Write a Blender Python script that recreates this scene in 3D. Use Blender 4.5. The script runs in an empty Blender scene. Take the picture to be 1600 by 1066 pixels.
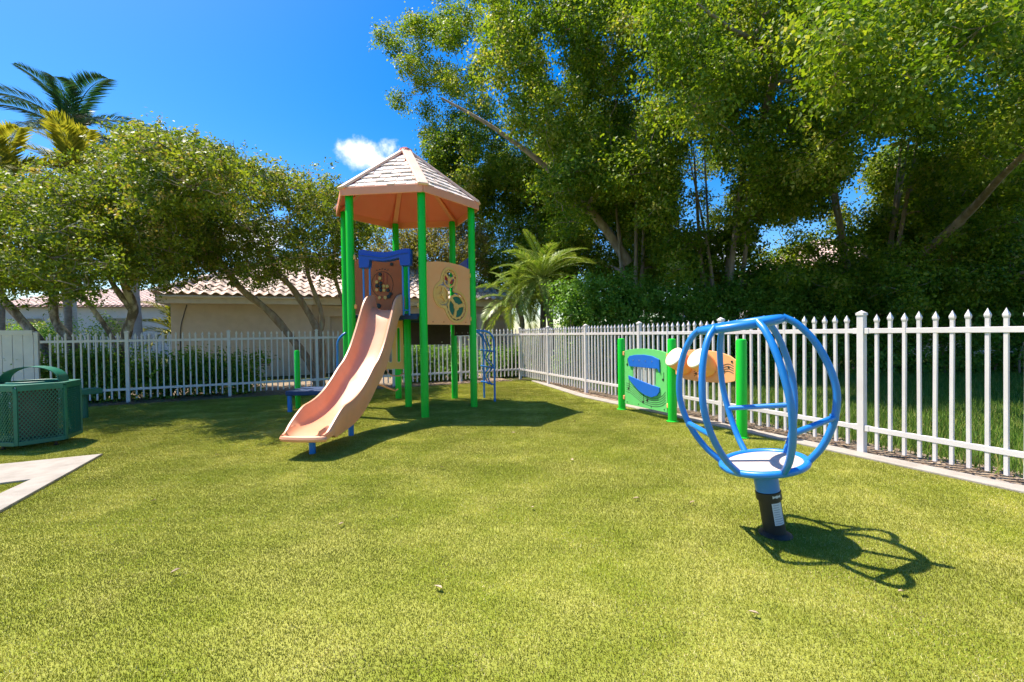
import bpy, math, random
import numpy as np
from mathutils import Vector, Matrix, Quaternion
from mathutils.geometry import tessellate_polygon

scene = bpy.context.scene
R = math.radians

# ------------------------------------------------------------------ camera
PITCH, ROLL = R(0.92), R(0.85)
fw = Vector((0, math.cos(PITCH), -math.sin(PITCH)))
r0 = Vector((1, 0, 0)); u0 = r0.cross(fw)
rr = r0 * math.cos(ROLL) - u0 * math.sin(ROLL)
uu = u0 * math.cos(ROLL) + r0 * math.sin(ROLL)
cam_data = bpy.data.cameras.new('camera')
cam_data.sensor_width = 36.0
cam_data.lens = 705.0 / 1600.0 * 36.0
cam_data.clip_start = 0.05
cam_data.clip_end = 2000.0
cam = bpy.data.objects.new('camera', cam_data)
scene.collection.objects.link(cam)
m = Matrix(((rr.x, uu.x, -fw.x, 0), (rr.y, uu.y, -fw.y, 0), (rr.z, uu.z, -fw.z, 1.32), (0, 0, 0, 1)))
cam.matrix_world = m
scene.camera = cam

# ------------------------------------------------------------------ sky and sun
TO_SUN = Vector((-0.46, 0.195, 1.0)).normalized()
world = bpy.data.worlds.new('World')
scene.world = world
world.use_nodes = True
wn = world.node_tree.nodes; wl = world.node_tree.links
wn.clear()
wout = wn.new('ShaderNodeOutputWorld'); wbg = wn.new('ShaderNodeBackground')
wbg.inputs['Strength'].default_value = 0.095
sky = wn.new('ShaderNodeTexSky'); sky.sky_type = 'NISHITA'; sky.sun_disc = False
sky.sun_elevation = math.asin(TO_SUN.z); sky.sun_rotation = math.atan2(TO_SUN.x, TO_SUN.y)
sky.altitude = 0; sky.air_density = 1.0; sky.dust_density = 0.7; sky.ozone_density = 2.2
hsv = wn.new('ShaderNodeHueSaturation'); hsv.inputs['Saturation'].default_value = 1.56; hsv.inputs['Hue'].default_value = 0.507
wl.new(sky.outputs[0], hsv.inputs['Color'])
tc = wn.new('ShaderNodeTexCoord')
def cloud(direction, size, seed_scale):
    """soft cloud: noise torn edge round one direction of the sky"""
    sub = wn.new('ShaderNodeVectorMath'); sub.operation = 'SUBTRACT'
    sub.inputs[1].default_value = Vector(direction).normalized()
    wl.new(tc.outputs['Generated'], sub.inputs[0])
    sc = wn.new('ShaderNodeVectorMath'); sc.operation = 'MULTIPLY'
    sc.inputs[1].default_value = (1 / size, 1 / size, 2.1 / size)
    wl.new(sub.outputs[0], sc.inputs[0])
    ln = wn.new('ShaderNodeVectorMath'); ln.operation = 'LENGTH'
    wl.new(sc.outputs[0], ln.inputs[0])
    no = wn.new('ShaderNodeTexNoise'); no.inputs['Scale'].default_value = seed_scale
    no.inputs['Detail'].default_value = 7; no.inputs['Roughness'].default_value = 0.6
    wl.new(tc.outputs['Generated'], no.inputs['Vector'])
    ad = wn.new('ShaderNodeMath'); ad.operation = 'MULTIPLY_ADD'
    wl.new(no.outputs[0], ad.inputs[0]); ad.inputs[1].default_value = 2.6
    ad.inputs[2].default_value = -1.3
    s2 = wn.new('ShaderNodeMath'); s2.operation = 'SUBTRACT'
    wl.new(ad.outputs[0], s2.inputs[0]); wl.new(ln.outputs['Value'], s2.inputs[1])
    mr = wn.new('ShaderNodeMapRange'); mr.interpolation_type = 'SMOOTHSTEP'
    mr.inputs['From Min'].default_value = -0.95; mr.inputs['From Max'].default_value = -0.1
    wl.new(s2.outputs[0], mr.inputs['Value'])
    return mr.outputs[0]
last = hsv.outputs[0]
for d, s, k in (((-32.5, 100, 40.0), 0.07, 16.0), ((-60, 100, 22.0), 0.10, 11.0), ((40, 100, 18), 0.12, 10.0), ((-100, -40, 30), 0.13, 10.0), ((80, -60, 35), 0.12, 12.0)):
    mk = cloud(d, s, k)
    mx = wn.new('ShaderNodeMixRGB'); mx.inputs['Color2'].default_value = (7.2, 7.2, 7.6, 1)
    wl.new(mk, mx.inputs['Fac']); wl.new(last, mx.inputs['Color1'])
    last = mx.outputs[0]
wl.new(last, wbg.inputs['Color']); wl.new(wbg.outputs[0], wout.inputs['Surface'])

sun_data = bpy.data.lights.new('sun', 'SUN'); sun_data.energy = 3.8; sun_data.angle = R(0.53)
sun_data.color = (1.0, 0.935, 0.82)
sun = bpy.data.objects.new('sun', sun_data); scene.collection.objects.link(sun)
sun.rotation_euler = (-TO_SUN).to_track_quat('-Z', 'Y').to_euler()
sun.location = (-20, 10, 40)

scene.view_settings.view_transform = 'Standard'
scene.view_settings.look = 'None'
scene.view_settings.exposure = 1.32
scene.view_settings.gamma = 1.0
scene.view_settings.use_curve_mapping = False
scene.cycles.max_bounces = 8
scene.cycles.diffuse_bounces = 6
scene.cycles.glossy_bounces = 2
scene.cycles.transmission_bounces = 4
scene.cycles.transparent_max_bounces = 4
scene.cycles.use_denoising = True
scene.cycles.use_adaptive_sampling = True
scene.cycles.adaptive_threshold = 0.02

# ------------------------------------------------------------------ helpers
COL = scene.collection
BASE = {}            # object name -> world position of its origin

def tag(o, label=None, cat=None, group=None, kind=None):
    if label: o['label'] = label
    if cat: o['category'] = cat
    if group: o['group'] = group
    if kind: o['kind'] = kind
    return o

def put(o, parent=None, world_loc=None):
    COL.objects.link(o)
    pb = BASE[parent.name] if parent else Vector((0, 0, 0))
    wl_ = Vector(world_loc) if world_loc is not None else pb
    if parent: o.parent = parent
    o.location = wl_ - pb
    BASE[o.name] = wl_
    return o

def empty(name, loc, label, cat, group=None):
    o = bpy.data.objects.new(name, None); o.empty_display_size = 0.2
    put(o, None, loc)
    return tag(o, label, cat, group)

class MB:
    """collects shapes in world coordinates, then links them as one mesh object"""
    def __init__(self): self.v = []; self.f = []; self.mi = []
    def add(self, v, f, mi=0):
        n = len(self.v); self.v += [tuple(p) for p in v]
        self.f += [tuple(i + n for i in q) for q in f]; self.mi += [mi] * len(f); return self
    def box(self, c, s, rot=None, mi=0):
        x, y, z = s[0] / 2, s[1] / 2, s[2] / 2
        p = [Vector(q) for q in ((-x, -y, -z), (x, -y, -z), (x, y, -z), (-x, y, -z), (-x, -y, z), (x, -y, z), (x, y, z), (-x, y, z))]
        if rot is not None:
            mm = Matrix.Rotation(rot, 3, 'Z') if isinstance(rot, (int, float)) else rot
            p = [mm @ q for q in p]
        c = Vector(c)
        return self.add([q + c for q in p], [(0, 3, 2, 1), (4, 5, 6, 7), (0, 1, 5, 4), (1, 2, 6, 5), (2, 3, 7, 6), (3, 0, 4, 7)], mi)
    def bar(self, a, b, w, h, up=(0, 0, 1), mi=0):
        a = Vector(a); b = Vector(b); t = (b - a).normalized()
        s = t.cross(Vector(up)).normalized(); u = s.cross(t)
        return self.box((a + b) / 2, (w, (b - a).length, h), Matrix((s, t, u)).transposed(), mi)
    def tube(self, pts, r, seg=10, closed=False, mi=0):
        pts = [Vector(p) for p in pts]; n = len(pts)
        rs = r if isinstance(r, (list, tuple)) else [r] * n
        v = []; f = []; prev = None
        for i, p in enumerate(pts):
            a = pts[i - 1] if (i or closed) else p
            b = pts[(i + 1) % n] if (i < n - 1 or closed) else p
            t = (b - a).normalized()
            if prev is None:
                s = t.cross(Vector((0, 0, 1)))
                if s.length < 0.05: s = t.cross(Vector((1, 0, 0)))
            else:
                s = prev - t * prev.dot(t)
            s.normalize(); prev = s; w = t.cross(s)
            for k in range(seg):
                an = 2 * math.pi * k / seg
                v.append(p + (s * math.cos(an) + w * math.sin(an)) * rs[i])
        m_ = n if closed else n - 1
        for i in range(m_):
            j = (i + 1) % n
            for k in range(seg):
                q = (k + 1) % seg
                f.append((i * seg + k, i * seg + q, j * seg + q, j * seg + k))
        if not closed:
            f.append(tuple(range(seg - 1, -1, -1))); f.append(tuple((n - 1) * seg + k for k in range(seg)))
        return self.add(v, f, mi)
    def lathe(self, prof, origin, axis=(0, 0, 1), seg=24, mi=0):
        ax = Vector(axis).normalized(); q = Vector((0, 0, 1)).rotation_difference(ax); o = Vector(origin)
        v = []; f = []
        for r, z in prof:
            for k in range(seg):
                an = 2 * math.pi * k / seg
                v.append(o + q @ Vector((r * math.cos(an), r * math.sin(an), z)))
        for i in range(len(prof) - 1):
            for k in range(seg):
                j = (k + 1) % seg
                f.append((i * seg + k, i * seg + j, (i + 1) * seg + j, (i + 1) * seg + k))
        f.append(tuple(range(seg - 1, -1, -1))); f.append(tuple((len(prof) - 1) * seg + k for k in range(seg)))
        return self.add(v, f, mi)
    def plate(self, loops, th, o, u, w=(0, 0, 1), mi=0, off=0.0):
        """flat board: outer loop then holes in (u, w) coordinates, thickness th about the plane"""
        o = Vector(o); u = Vector(u).normalized(); w = Vector(w).normalized(); n = u.cross(w)
        flat = [p for lp in loops for p in lp]
        tris = tessellate_polygon([[Vector((p[0], p[1], 0)) for p in lp] for lp in loops])
        N = len(flat)
        v = [o + u * p[0] + w * p[1] + n * (off + th / 2) for p in flat] + [o + u * p[0] + w * p[1] + n * (off - th / 2) for p in flat]
        f = []
        for t in tris:
            a, b, c = (flat[i] for i in t)
            ccw = (b[0] - a[0]) * (c[1] - a[1]) - (b[1] - a[1]) * (c[0] - a[0]) > 0
            t = tuple(t) if ccw else tuple(reversed(t))
            f.append(t); f.append(tuple(i + N for i in reversed(t)))
        s = 0
        for li, lp in enumerate(loops):
            k = len(lp)
            area = sum(lp[i][0] * lp[(i + 1) % k][1] - lp[(i + 1) % k][0] * lp[i][1] for i in range(k))
            for i in range(k):
                a, b = s + i, s + (i + 1) % k
                q = (b, a, a + N, b + N)
                if (area > 0) != (li == 0): q = tuple(reversed(q))
                f.append(q)
            s += k
        return self.add(v, f, mi)
    def build(self, name, mat, parent=None, origin=None, smooth=40, bevel=0.0):
        me = bpy.data.meshes.new(name)
        o = bpy.data.objects.new(name, me)
        put(o, parent, origin)
        b = BASE[o.name]
        me.from_pydata([(p[0] - b.x, p[1] - b.y, p[2] - b.z) for p in self.v], [], self.f)
        mats = mat if isinstance(mat, (list, tuple)) else [mat]
        for q in mats: me.materials.append(q)
        if len(mats) > 1: me.polygons.foreach_set('material_index', self.mi)
        if smooth:
            me.polygons.foreach_set('use_smooth', [True] * len(me.polygons))
            me.set_sharp_from_angle(angle=R(smooth))
        if bevel:
            md = o.modifiers.new('bevel', 'BEVEL'); md.width = bevel; md.segments = 2; md.limit_method = 'ANGLE'; md.angle_limit = R(50)
        return o

def share(name, me, parent, loc, rz=0.0, rot=None, scale=None):
    """another object on the same mesh data"""
    o = bpy.data.objects.new(name, me); put(o, parent, loc)
    if rot is not None: o.rotation_euler = rot
    elif rz: o.rotation_euler = (0, 0, rz)
    if scale: o.scale = scale
    return o

def arc(c, r, a0, a1, n):
    return [(c[0] + r * math.cos(a0 + (a1 - a0) * i / (n - 1)), c[1] + r * math.sin(a0 + (a1 - a0) * i / (n - 1))) for i in range(n)]
def circle(c, r, n=24): return arc(c, r, 0, 2 * math.pi * (n - 1) / n, n)
def smooth_path(pts, n=6):
    """Catmull-Rom through the points"""
    p = [Vector(q) for q in pts]; p = [p[0] * 2 - p[1]] + p + [p[-1] * 2 - p[-2]]; out = []
    for i in range(1, len(p) - 2):
        for k in range(n):
            t = k / n
            out.append(0.5 * ((2 * p[i]) + (p[i + 1] - p[i - 1]) * t + (2 * p[i - 1] - 5 * p[i] + 4 * p[i + 1] - p[i + 2]) * t * t + (3 * p[i] - p[i - 1] - 3 * p[i + 1] + p[i + 2]) * t ** 3))
    return out + [p[-2]]

# ------------------------------------------------------------------ materials
def material(name, col, rough=0.5, col2=None, scale=6.0, contrast=(0.35, 0.65), detail=5, bump=0.0, bump_scale=60.0, spec=0.5,
             translucent=0.0, attr=None, coord='Position', coat=0.0, grime=0.0, rand=0.0, metal=0.0, tcol=None, stretch=None, broad=False):
    mt = bpy.data.materials.new(name); mt.use_nodes = True
    n = mt.node_tree.nodes; l = mt.node_tree.links
    b = n['Principled BSDF']; out = n['Material Output']
    b.inputs['Roughness'].default_value = rough
    b.inputs['Specular IOR Level'].default_value = spec
    b.inputs['Metallic'].default_value = metal
    b.inputs['Coat Weight'].default_value = coat
    src = None
    if coord == 'Position':
        g = n.new('ShaderNodeNewGeometry'); vec = g.outputs['Position']
    else:
        g = n.new('ShaderNodeTexCoord'); vec = g.outputs['Object']
    if stretch:
        mp = n.new('ShaderNodeVectorMath'); mp.operation = 'MULTIPLY'; mp.inputs[1].default_value = stretch
        l.new(vec, mp.inputs[0]); vec = mp.outputs[0]
    rgb = n.new('ShaderNodeRGB'); rgb.outputs[0].default_value = (*col, 1); src = rgb.outputs[0]
    if col2:
        no = n.new('ShaderNodeTexNoise'); no.inputs['Scale'].default_value = scale; no.inputs['Detail'].default_value = detail
        no.inputs['Roughness'].default_value = 0.6
        l.new(vec, no.inputs['Vector'])
        mr = n.new('ShaderNodeMapRange'); mr.inputs['From Min'].default_value = contrast[0]; mr.inputs['From Max'].default_value = contrast[1]
        l.new(no.outputs[0], mr.inputs['Value'])
        mx = n.new('ShaderNodeMixRGB'); mx.inputs['Color2'].default_value = (*col2, 1)
        l.new(mr.outputs[0], mx.inputs['Fac']); l.new(src, mx.inputs['Color1']); src = mx.outputs[0]
    if attr or rand:
        if attr:
            a = n.new('ShaderNodeAttribute'); a.attribute_name = 'rnd'; rs = a.outputs['Fac']
        else:
            a = n.new('ShaderNodeObjectInfo'); rs = a.outputs['Random']
        cr = n.new('ShaderNodeValToRGB')
        if attr:
            els = cr.color_ramp.elements
            while len(els) < len(attr): els.new(0.5)
            for e, (p, c) in zip(els, attr): e.position = p; e.color = (*c, 1)
            l.new(rs, cr.inputs[0])
            if col2:
                mx = n.new('ShaderNodeMixRGB'); mx.blend_type = 'MULTIPLY'; mx.inputs['Fac'].default_value = 1
                l.new(src, mx.inputs['Color1']); l.new(cr.outputs[0], mx.inputs['Color2']); src = mx.outputs[0]
            else: src = cr.outputs[0]
        else:
            mr = n.new('ShaderNodeMapRange'); mr.inputs['To Min'].default_value = 1 - rand; mr.inputs['To Max'].default_value = 1 + rand * 0.6
            l.new(rs, mr.inputs['Value'])
            mx = n.new('ShaderNodeMixRGB'); mx.blend_type = 'MULTIPLY'; mx.inputs['Fac'].default_value = 1
            l.new(src, mx.inputs['Color1']); l.new(mr.outputs[0], mx.inputs['Color2']); src = mx.outputs[0]
    if broad:
        # brushed streaks and broad worn areas
        for sc_, st_, lo, hi in ((0.55, (1, 1, 1), 0.74, 1.22), (1.0, (0.5, 3.2, 1), 0.84, 1.14), (9.0, (1, 1, 1), 0.86, 1.16)):
            vm = n.new('ShaderNodeVectorMath'); vm.operation = 'MULTIPLY'; vm.inputs[1].default_value = st_; l.new(vec, vm.inputs[0])
            no = n.new('ShaderNodeTexNoise'); no.inputs['Scale'].default_value = sc_; no.inputs['Detail'].default_value = 4; no.inputs['Distortion'].default_value = 0.6; l.new(vm.outputs[0], no.inputs['Vector'])
            mr = n.new('ShaderNodeMapRange'); mr.inputs['From Min'].default_value = 0.3; mr.inputs['From Max'].default_value = 0.7; mr.inputs['To Min'].default_value = lo; mr.inputs['To Max'].default_value = hi
            l.new(no.outputs[0], mr.inputs['Value'])
            mx = n.new('ShaderNodeMixRGB'); mx.blend_type = 'MULTIPLY'; mx.inputs['Fac'].default_value = 1
            l.new(src, mx.inputs['Color1']); l.new(mr.outputs[0], mx.inputs['Color2']); src = mx.outputs[0]
    if grime:
        no = n.new('ShaderNodeTexNoise'); no.inputs['Scale'].default_value = 3.1; no.inputs['Detail'].default_value = 8; no.inputs['Roughness'].default_value = 0.7
        l.new(vec, no.inputs['Vector'])
        mr = n.new('ShaderNodeMapRange'); mr.inputs['From Min'].default_value = 0.45; mr.inputs['From Max'].default_value = 0.75
        mr.inputs['To Min'].default_value = 0; mr.inputs['To Max'].default_value = grime
        l.new(no.outputs[0], mr.inputs['Value'])
        mx = n.new('ShaderNodeMixRGB'); mx.inputs['Color2'].default_value = (0.30, 0.25, 0.19, 1)
        l.new(mr.outputs[0], mx.inputs['Fac']); l.new(src, mx.inputs['Color1']); src = mx.outputs[0]
        ra = n.new('ShaderNodeMapRange'); ra.inputs['To Min'].default_value = max(0.05, rough - 0.08); ra.inputs['To Max'].default_value = min(1, rough + 0.15)
        l.new(no.outputs[0], ra.inputs['Value']); l.new(ra.outputs[0], b.inputs['Roughness'])
    l.new(src, b.inputs['Base Color'])
    if bump:
        no = n.new('ShaderNodeTexNoise'); no.inputs['Scale'].default_value = bump_scale; no.inputs['Detail'].default_value = 6
        l.new(vec, no.inputs['Vector'])
        bp = n.new('ShaderNodeBump'); bp.inputs['Strength'].default_value = bump; bp.inputs['Distance'].default_value = 0.02
        l.new(no.outputs[0], bp.inputs['Height']); l.new(bp.outputs[0], b.inputs['Normal'])
    if translucent:
        tr = n.new('ShaderNodeBsdfTranslucent'); ms = n.new('ShaderNodeMixShader'); ms.inputs[0].default_value = translucent
        if tcol:
            mx = n.new('ShaderNodeMixRGB'); mx.blend_type = 'MULTIPLY'; mx.inputs['Fac'].default_value = 1
            mx.inputs['Color2'].default_value = (*tcol, 1); l.new(src, mx.inputs['Color1']); l.new(mx.outputs[0], tr.inputs['Color'])
        else: l.new(src, tr.inputs['Color'])
        l.new(b.outputs[0], ms.inputs[1]); l.new(tr.outputs[0], ms.inputs[2]); l.new(ms.outputs[0], out.inputs['Surface'])
    return mt

M = {}
M['turf_base'] = material('turf_base', (0.22, 0.26, 0.03), 0.95, (0.36, 0.36, 0.08), 1.3, (0.4, 0.62), spec=0.05, bump=0.6, bump_scale=160)
M['turf'] = material('turf_fibre', (1.0, 1.0, 1.0), 0.7, (1.55, 1.42, 2.1), 2.0, (0.47, 0.66), 7, spec=0.18, translucent=0.16, broad=True,
                     attr=[(0.0, (0.19, 0.205, 0.015)), (0.45, (0.325, 0.325, 0.030)), (0.8, (0.42, 0.405, 0.072)), (1.0, (0.58, 0.53, 0.21))])
M['grass'] = material('lawn_blade', (0.06, 0.13, 0.02), 0.6, spec=0.3, translucent=0.3,
                      attr=[(0.0, (0.08, 0.17, 0.018)), (0.7, (0.18, 0.29, 0.03)), (1.0, (0.38, 0.35, 0.10))])
M['soil'] = material('soil', (0.075, 0.06, 0.025), 0.95, (0.07, 0.10, 0.02), 2.0, (0.4, 0.6), bump=0.6, bump_scale=40, spec=0.1)
M['mulch'] = material('mulch', (0.20, 0.14, 0.095), 0.95, (0.36, 0.28, 0.20), 9.0, bump=0.8, bump_scale=60, spec=0.1)
M['litter'] = material('leaf_litter', (0.2, 0.12, 0.07), 0.8, spec=0.2,
                       attr=[(0.0, (0.10, 0.05, 0.03)), (0.4, (0.24, 0.14, 0.08)), (0.8, (0.42, 0.30, 0.2)), (1.0, (0.55, 0.45, 0.33))])
M['concrete'] = material('concrete', (0.38, 0.335, 0.285), 0.9, (0.28, 0.245, 0.205), 5.0, (0.4, 0.75), 8, bump=0.25, bump_scale=120, spec=0.2)
M['vinyl'] = material('white_vinyl', (0.75, 0.685, 0.655), 0.42, (0.68, 0.615, 0.585), 4.0, grime=0.12)
M['green_post'] = material('green_powder_coat', (0.005, 0.60, 0.032), 0.36, (0.006, 0.55, 0.03), 2.2, spec=0.35, grime=0.03)
M['green_panel'] = material('green_board', (0.15, 0.60, 0.15), 0.5, (0.17, 0.63, 0.18), 5.0, grime=0.04, spec=0.3)
M['blue'] = material('blue_powder_coat', (0.012, 0.185, 0.55), 0.32, (0.014, 0.21, 0.6), 3.0, coat=0.2, grime=0.05)
M['blue_plastic'] = material('blue_moulded_plastic', (0.006, 0.062, 0.40), 0.42, (0.008, 0.075, 0.45), 5.0, grime=0.05, bump=0.05, bump_scale=250)
M['blue_board'] = material('blue_board', (0.012, 0.135, 0.55), 0.45, (0.013, 0.15, 0.6), 6.0, grime=0.04)
M['blue_dark'] = material('dark_blue_coating', (0.010, 0.035, 0.11), 0.55, (0.014, 0.05, 0.14), 8.0, grime=0.1)
M['slide'] = material('faded_orange_plastic', (0.80, 0.335, 0.165), 0.40, (0.80, 0.385, 0.215), 2.4, (0.35, 0.7), 6, grime=0.24, bump=0.04, bump_scale=200, translucent=0.08)
M['roof'] = material('roof_plastic', (0.95, 0.245, 0.165), 0.55, (0.95, 0.27, 0.185), 3.0, grime=0.05, translucent=0.05, spec=0.25)
M['shingle'] = material('faded_shingle', (0.84, 0.70, 0.58), 0.7, (0.86, 0.78, 0.70), 6.0, grime=0.14, rand=0.10, bump=0.2, bump_scale=80, translucent=0.12, tcol=(1.1, 0.8, 0.66))
M['roof_trim'] = material('roof_trim', (0.95, 0.345, 0.20), 0.55, (0.95, 0.385, 0.23), 3.0, grime=0.05, spec=0.25)
M['ridge'] = material('roof_ridge', (0.82, 0.50, 0.35), 0.55, (0.82, 0.56, 0.42), 3.0, grime=0.12)
M['tan'] = material('tan_board', (0.97, 0.39, 0.15), 0.55, (0.97, 0.43, 0.18), 4.0, grime=0.05, spec=0.22)
M['tan_yellow'] = material('yellow_tan_board', (0.84, 0.45, 0.12), 0.55, (0.86, 0.49, 0.15), 4.0, grime=0.05, spec=0.25)
M['brown'] = material('brown_board', (0.56, 0.14, 0.055), 0.6, (0.58, 0.16, 0.065), 4.0, grime=0.04, spec=0.18)
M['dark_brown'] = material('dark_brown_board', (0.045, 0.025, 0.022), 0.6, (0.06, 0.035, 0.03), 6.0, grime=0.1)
M['black'] = material('black_rubber', (0.012, 0.012, 0.013), 0.45, (0.02, 0.02, 0.02), 12.0, grime=0.08)
M['line'] = material('engraved_line', (0.02, 0.03, 0.02), 0.6)
M['cream'] = material('cream_plastic', (0.80, 0.70, 0.50), 0.5, (0.76, 0.64, 0.45), 12.0)
M['red'] = material('red_plastic', (0.42, 0.03, 0.03), 0.45, (0.46, 0.05, 0.04), 9.0)
M['steel'] = material('galvanised_steel', (0.55, 0.55, 0.55), 0.35, (0.48, 0.48, 0.48), 30.0, metal=0.9)
M['aluminium'] = material('chime_aluminium', (0.80, 0.78, 0.76), 0.38, (0.74, 0.72, 0.7), 20.0, metal=0.3)
M['bin'] = material('green_thermoplastic', (0.005, 0.12, 0.070), 0.42, (0.006, 0.145, 0.088), 7.0, grime=0.1, bump=0.1, bump_scale=200)
M['sticker'] = material('sticker', (0.62, 0.63, 0.64), 0.5, (0.55, 0.56, 0.58), 20.0)
M['print'] = material('sticker_print', (0.32, 0.33, 0.35), 0.6)
M['deck_grit'] = material('gritty_disc', (0.66, 0.52, 0.44), 0.85, (0.56, 0.42, 0.35), 40.0, bump=0.3, bump_scale=300)
M['stucco'] = material('stucco', (0.66, 0.53, 0.42), 0.95, (0.59, 0.47, 0.37), 3.0, bump=0.35, bump_scale=70, spec=0.15)
M['trim'] = material('fascia_paint', (0.68, 0.60, 0.51), 0.7, (0.62, 0.54, 0.45), 4.0, grime=0.15)
M['tile'] = material('roof_tile', (0.50, 0.335, 0.25), 0.85, (0.74, 0.62, 0.52), 7.0, (0.38, 0.62), 6, rand=0.3, grime=0.2, bump=0.2, bump_scale=80)
M['tile_pink'] = material('pink_roof_tile', (0.62, 0.42, 0.34), 0.85, (0.72, 0.55, 0.46), 5.0, (0.38, 0.62), 6, grime=0.2)
M['stucco_pale'] = material('pale_stucco', (0.70, 0.62, 0.58), 0.95, (0.64, 0.57, 0.53), 2.0, bump=0.3, bump_scale=60)
M['window'] = material('dark_glass', (0.03, 0.035, 0.04), 0.08, (0.04, 0.045, 0.05), 2.0, spec=0.8)
M['bark_brown'] = material('reddish_bark', (0.29, 0.185, 0.115), 0.9, (0.47, 0.34, 0.235), 11.0, (0.4, 0.65), 8, bump=0.8, bump_scale=28, stretch=(1, 1, 0.35))
M['bark_grey'] = material('mottled_bark', (0.16, 0.12, 0.09), 0.9, (0.52, 0.44, 0.36), 7.0, (0.46, 0.6), 8, bump=0.8, bump_scale=26, stretch=(1, 1, 0.5))
M['bark_ficus'] = material('ficus_bark', (0.27, 0.195, 0.14), 0.9, (0.44, 0.34, 0.26), 8.0, (0.4, 0.65), 8, bump=0.8, bump_scale=24, stretch=(1, 1, 0.25))
M['palm_trunk'] = material('palm_trunk', (0.20, 0.165, 0.13), 0.9, (0.32, 0.27, 0.22), 6.0, bump=0.7, bump_scale=24, stretch=(1, 1, 2.5))
M['royal_trunk'] = material('smooth_palm_trunk', (0.40, 0.36, 0.33), 0.85, (0.48, 0.44, 0.41), 4.0, bump=0.3, bump_scale=12, stretch=(1, 1, 3))
def leaf(name, ramp, tr=0.5, rough=0.5, spec=0.35, tcol=(1.25, 1.25, 0.55)):
    return material(name, (0.1, 0.1, 0.1), rough, spec=spec, translucent=tr, attr=ramp, tcol=tcol)
M['leaf_left'] = leaf('small_leaf', [(0.0, (0.07, 0.12, 0.012)), (0.4, (0.165, 0.225, 0.02)), (0.8, (0.30, 0.34, 0.034)), (1.0, (0.36, 0.26, 0.09))], tr=0.46)
M['leaf_ficus'] = leaf('ficus_leaf', [(0.0, (0.075, 0.15, 0.010)), (0.45, (0.19, 0.285, 0.016)), (0.85, (0.35, 0.395, 0.035)), (1.0, (0.50, 0.44, 0.12))])
M['leaf_hedge'] = leaf('hedge_leaf', [(0.0, (0.10, 0.21, 0.025)), (0.6, (0.19, 0.36, 0.045)), (1.0, (0.32, 0.45, 0.07))], tr=0.45)
M['leaf_pale'] = leaf('pale_leaf', [(0.0, (0.16, 0.16, 0.03)), (0.5, (0.30, 0.27, 0.055)), (0.85, (0.30, 0.25, 0.10)), (1.0, (0.34, 0.22, 0.17))])
M['frond'] = leaf('palm_frond', [(0.0, (0.11, 0.20, 0.022)), (0.6, (0.24, 0.33, 0.05)), (1.0, (0.44, 0.48, 0.16))], tr=0.3, rough=0.35)
M['frond_royal'] = leaf('royal_frond', [(0.0, (0.012, 0.065, 0.040)), (0.6, (0.030, 0.105, 0.050)), (1.0, (0.09, 0.17, 0.06))], tr=0.25, rough=0.3)
M['frond_yellow'] = leaf('yellow_frond', [(0.0, (0.15, 0.17, 0.02)), (0.6, (0.28, 0.27, 0.03)), (1.0, (0.42, 0.36, 0.05))], tr=0.4)
M['dry_leaf'] = material('dry_leaf', (0.55, 0.42, 0.28), 0.8, (0.42, 0.28, 0.17), 30.0)

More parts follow.
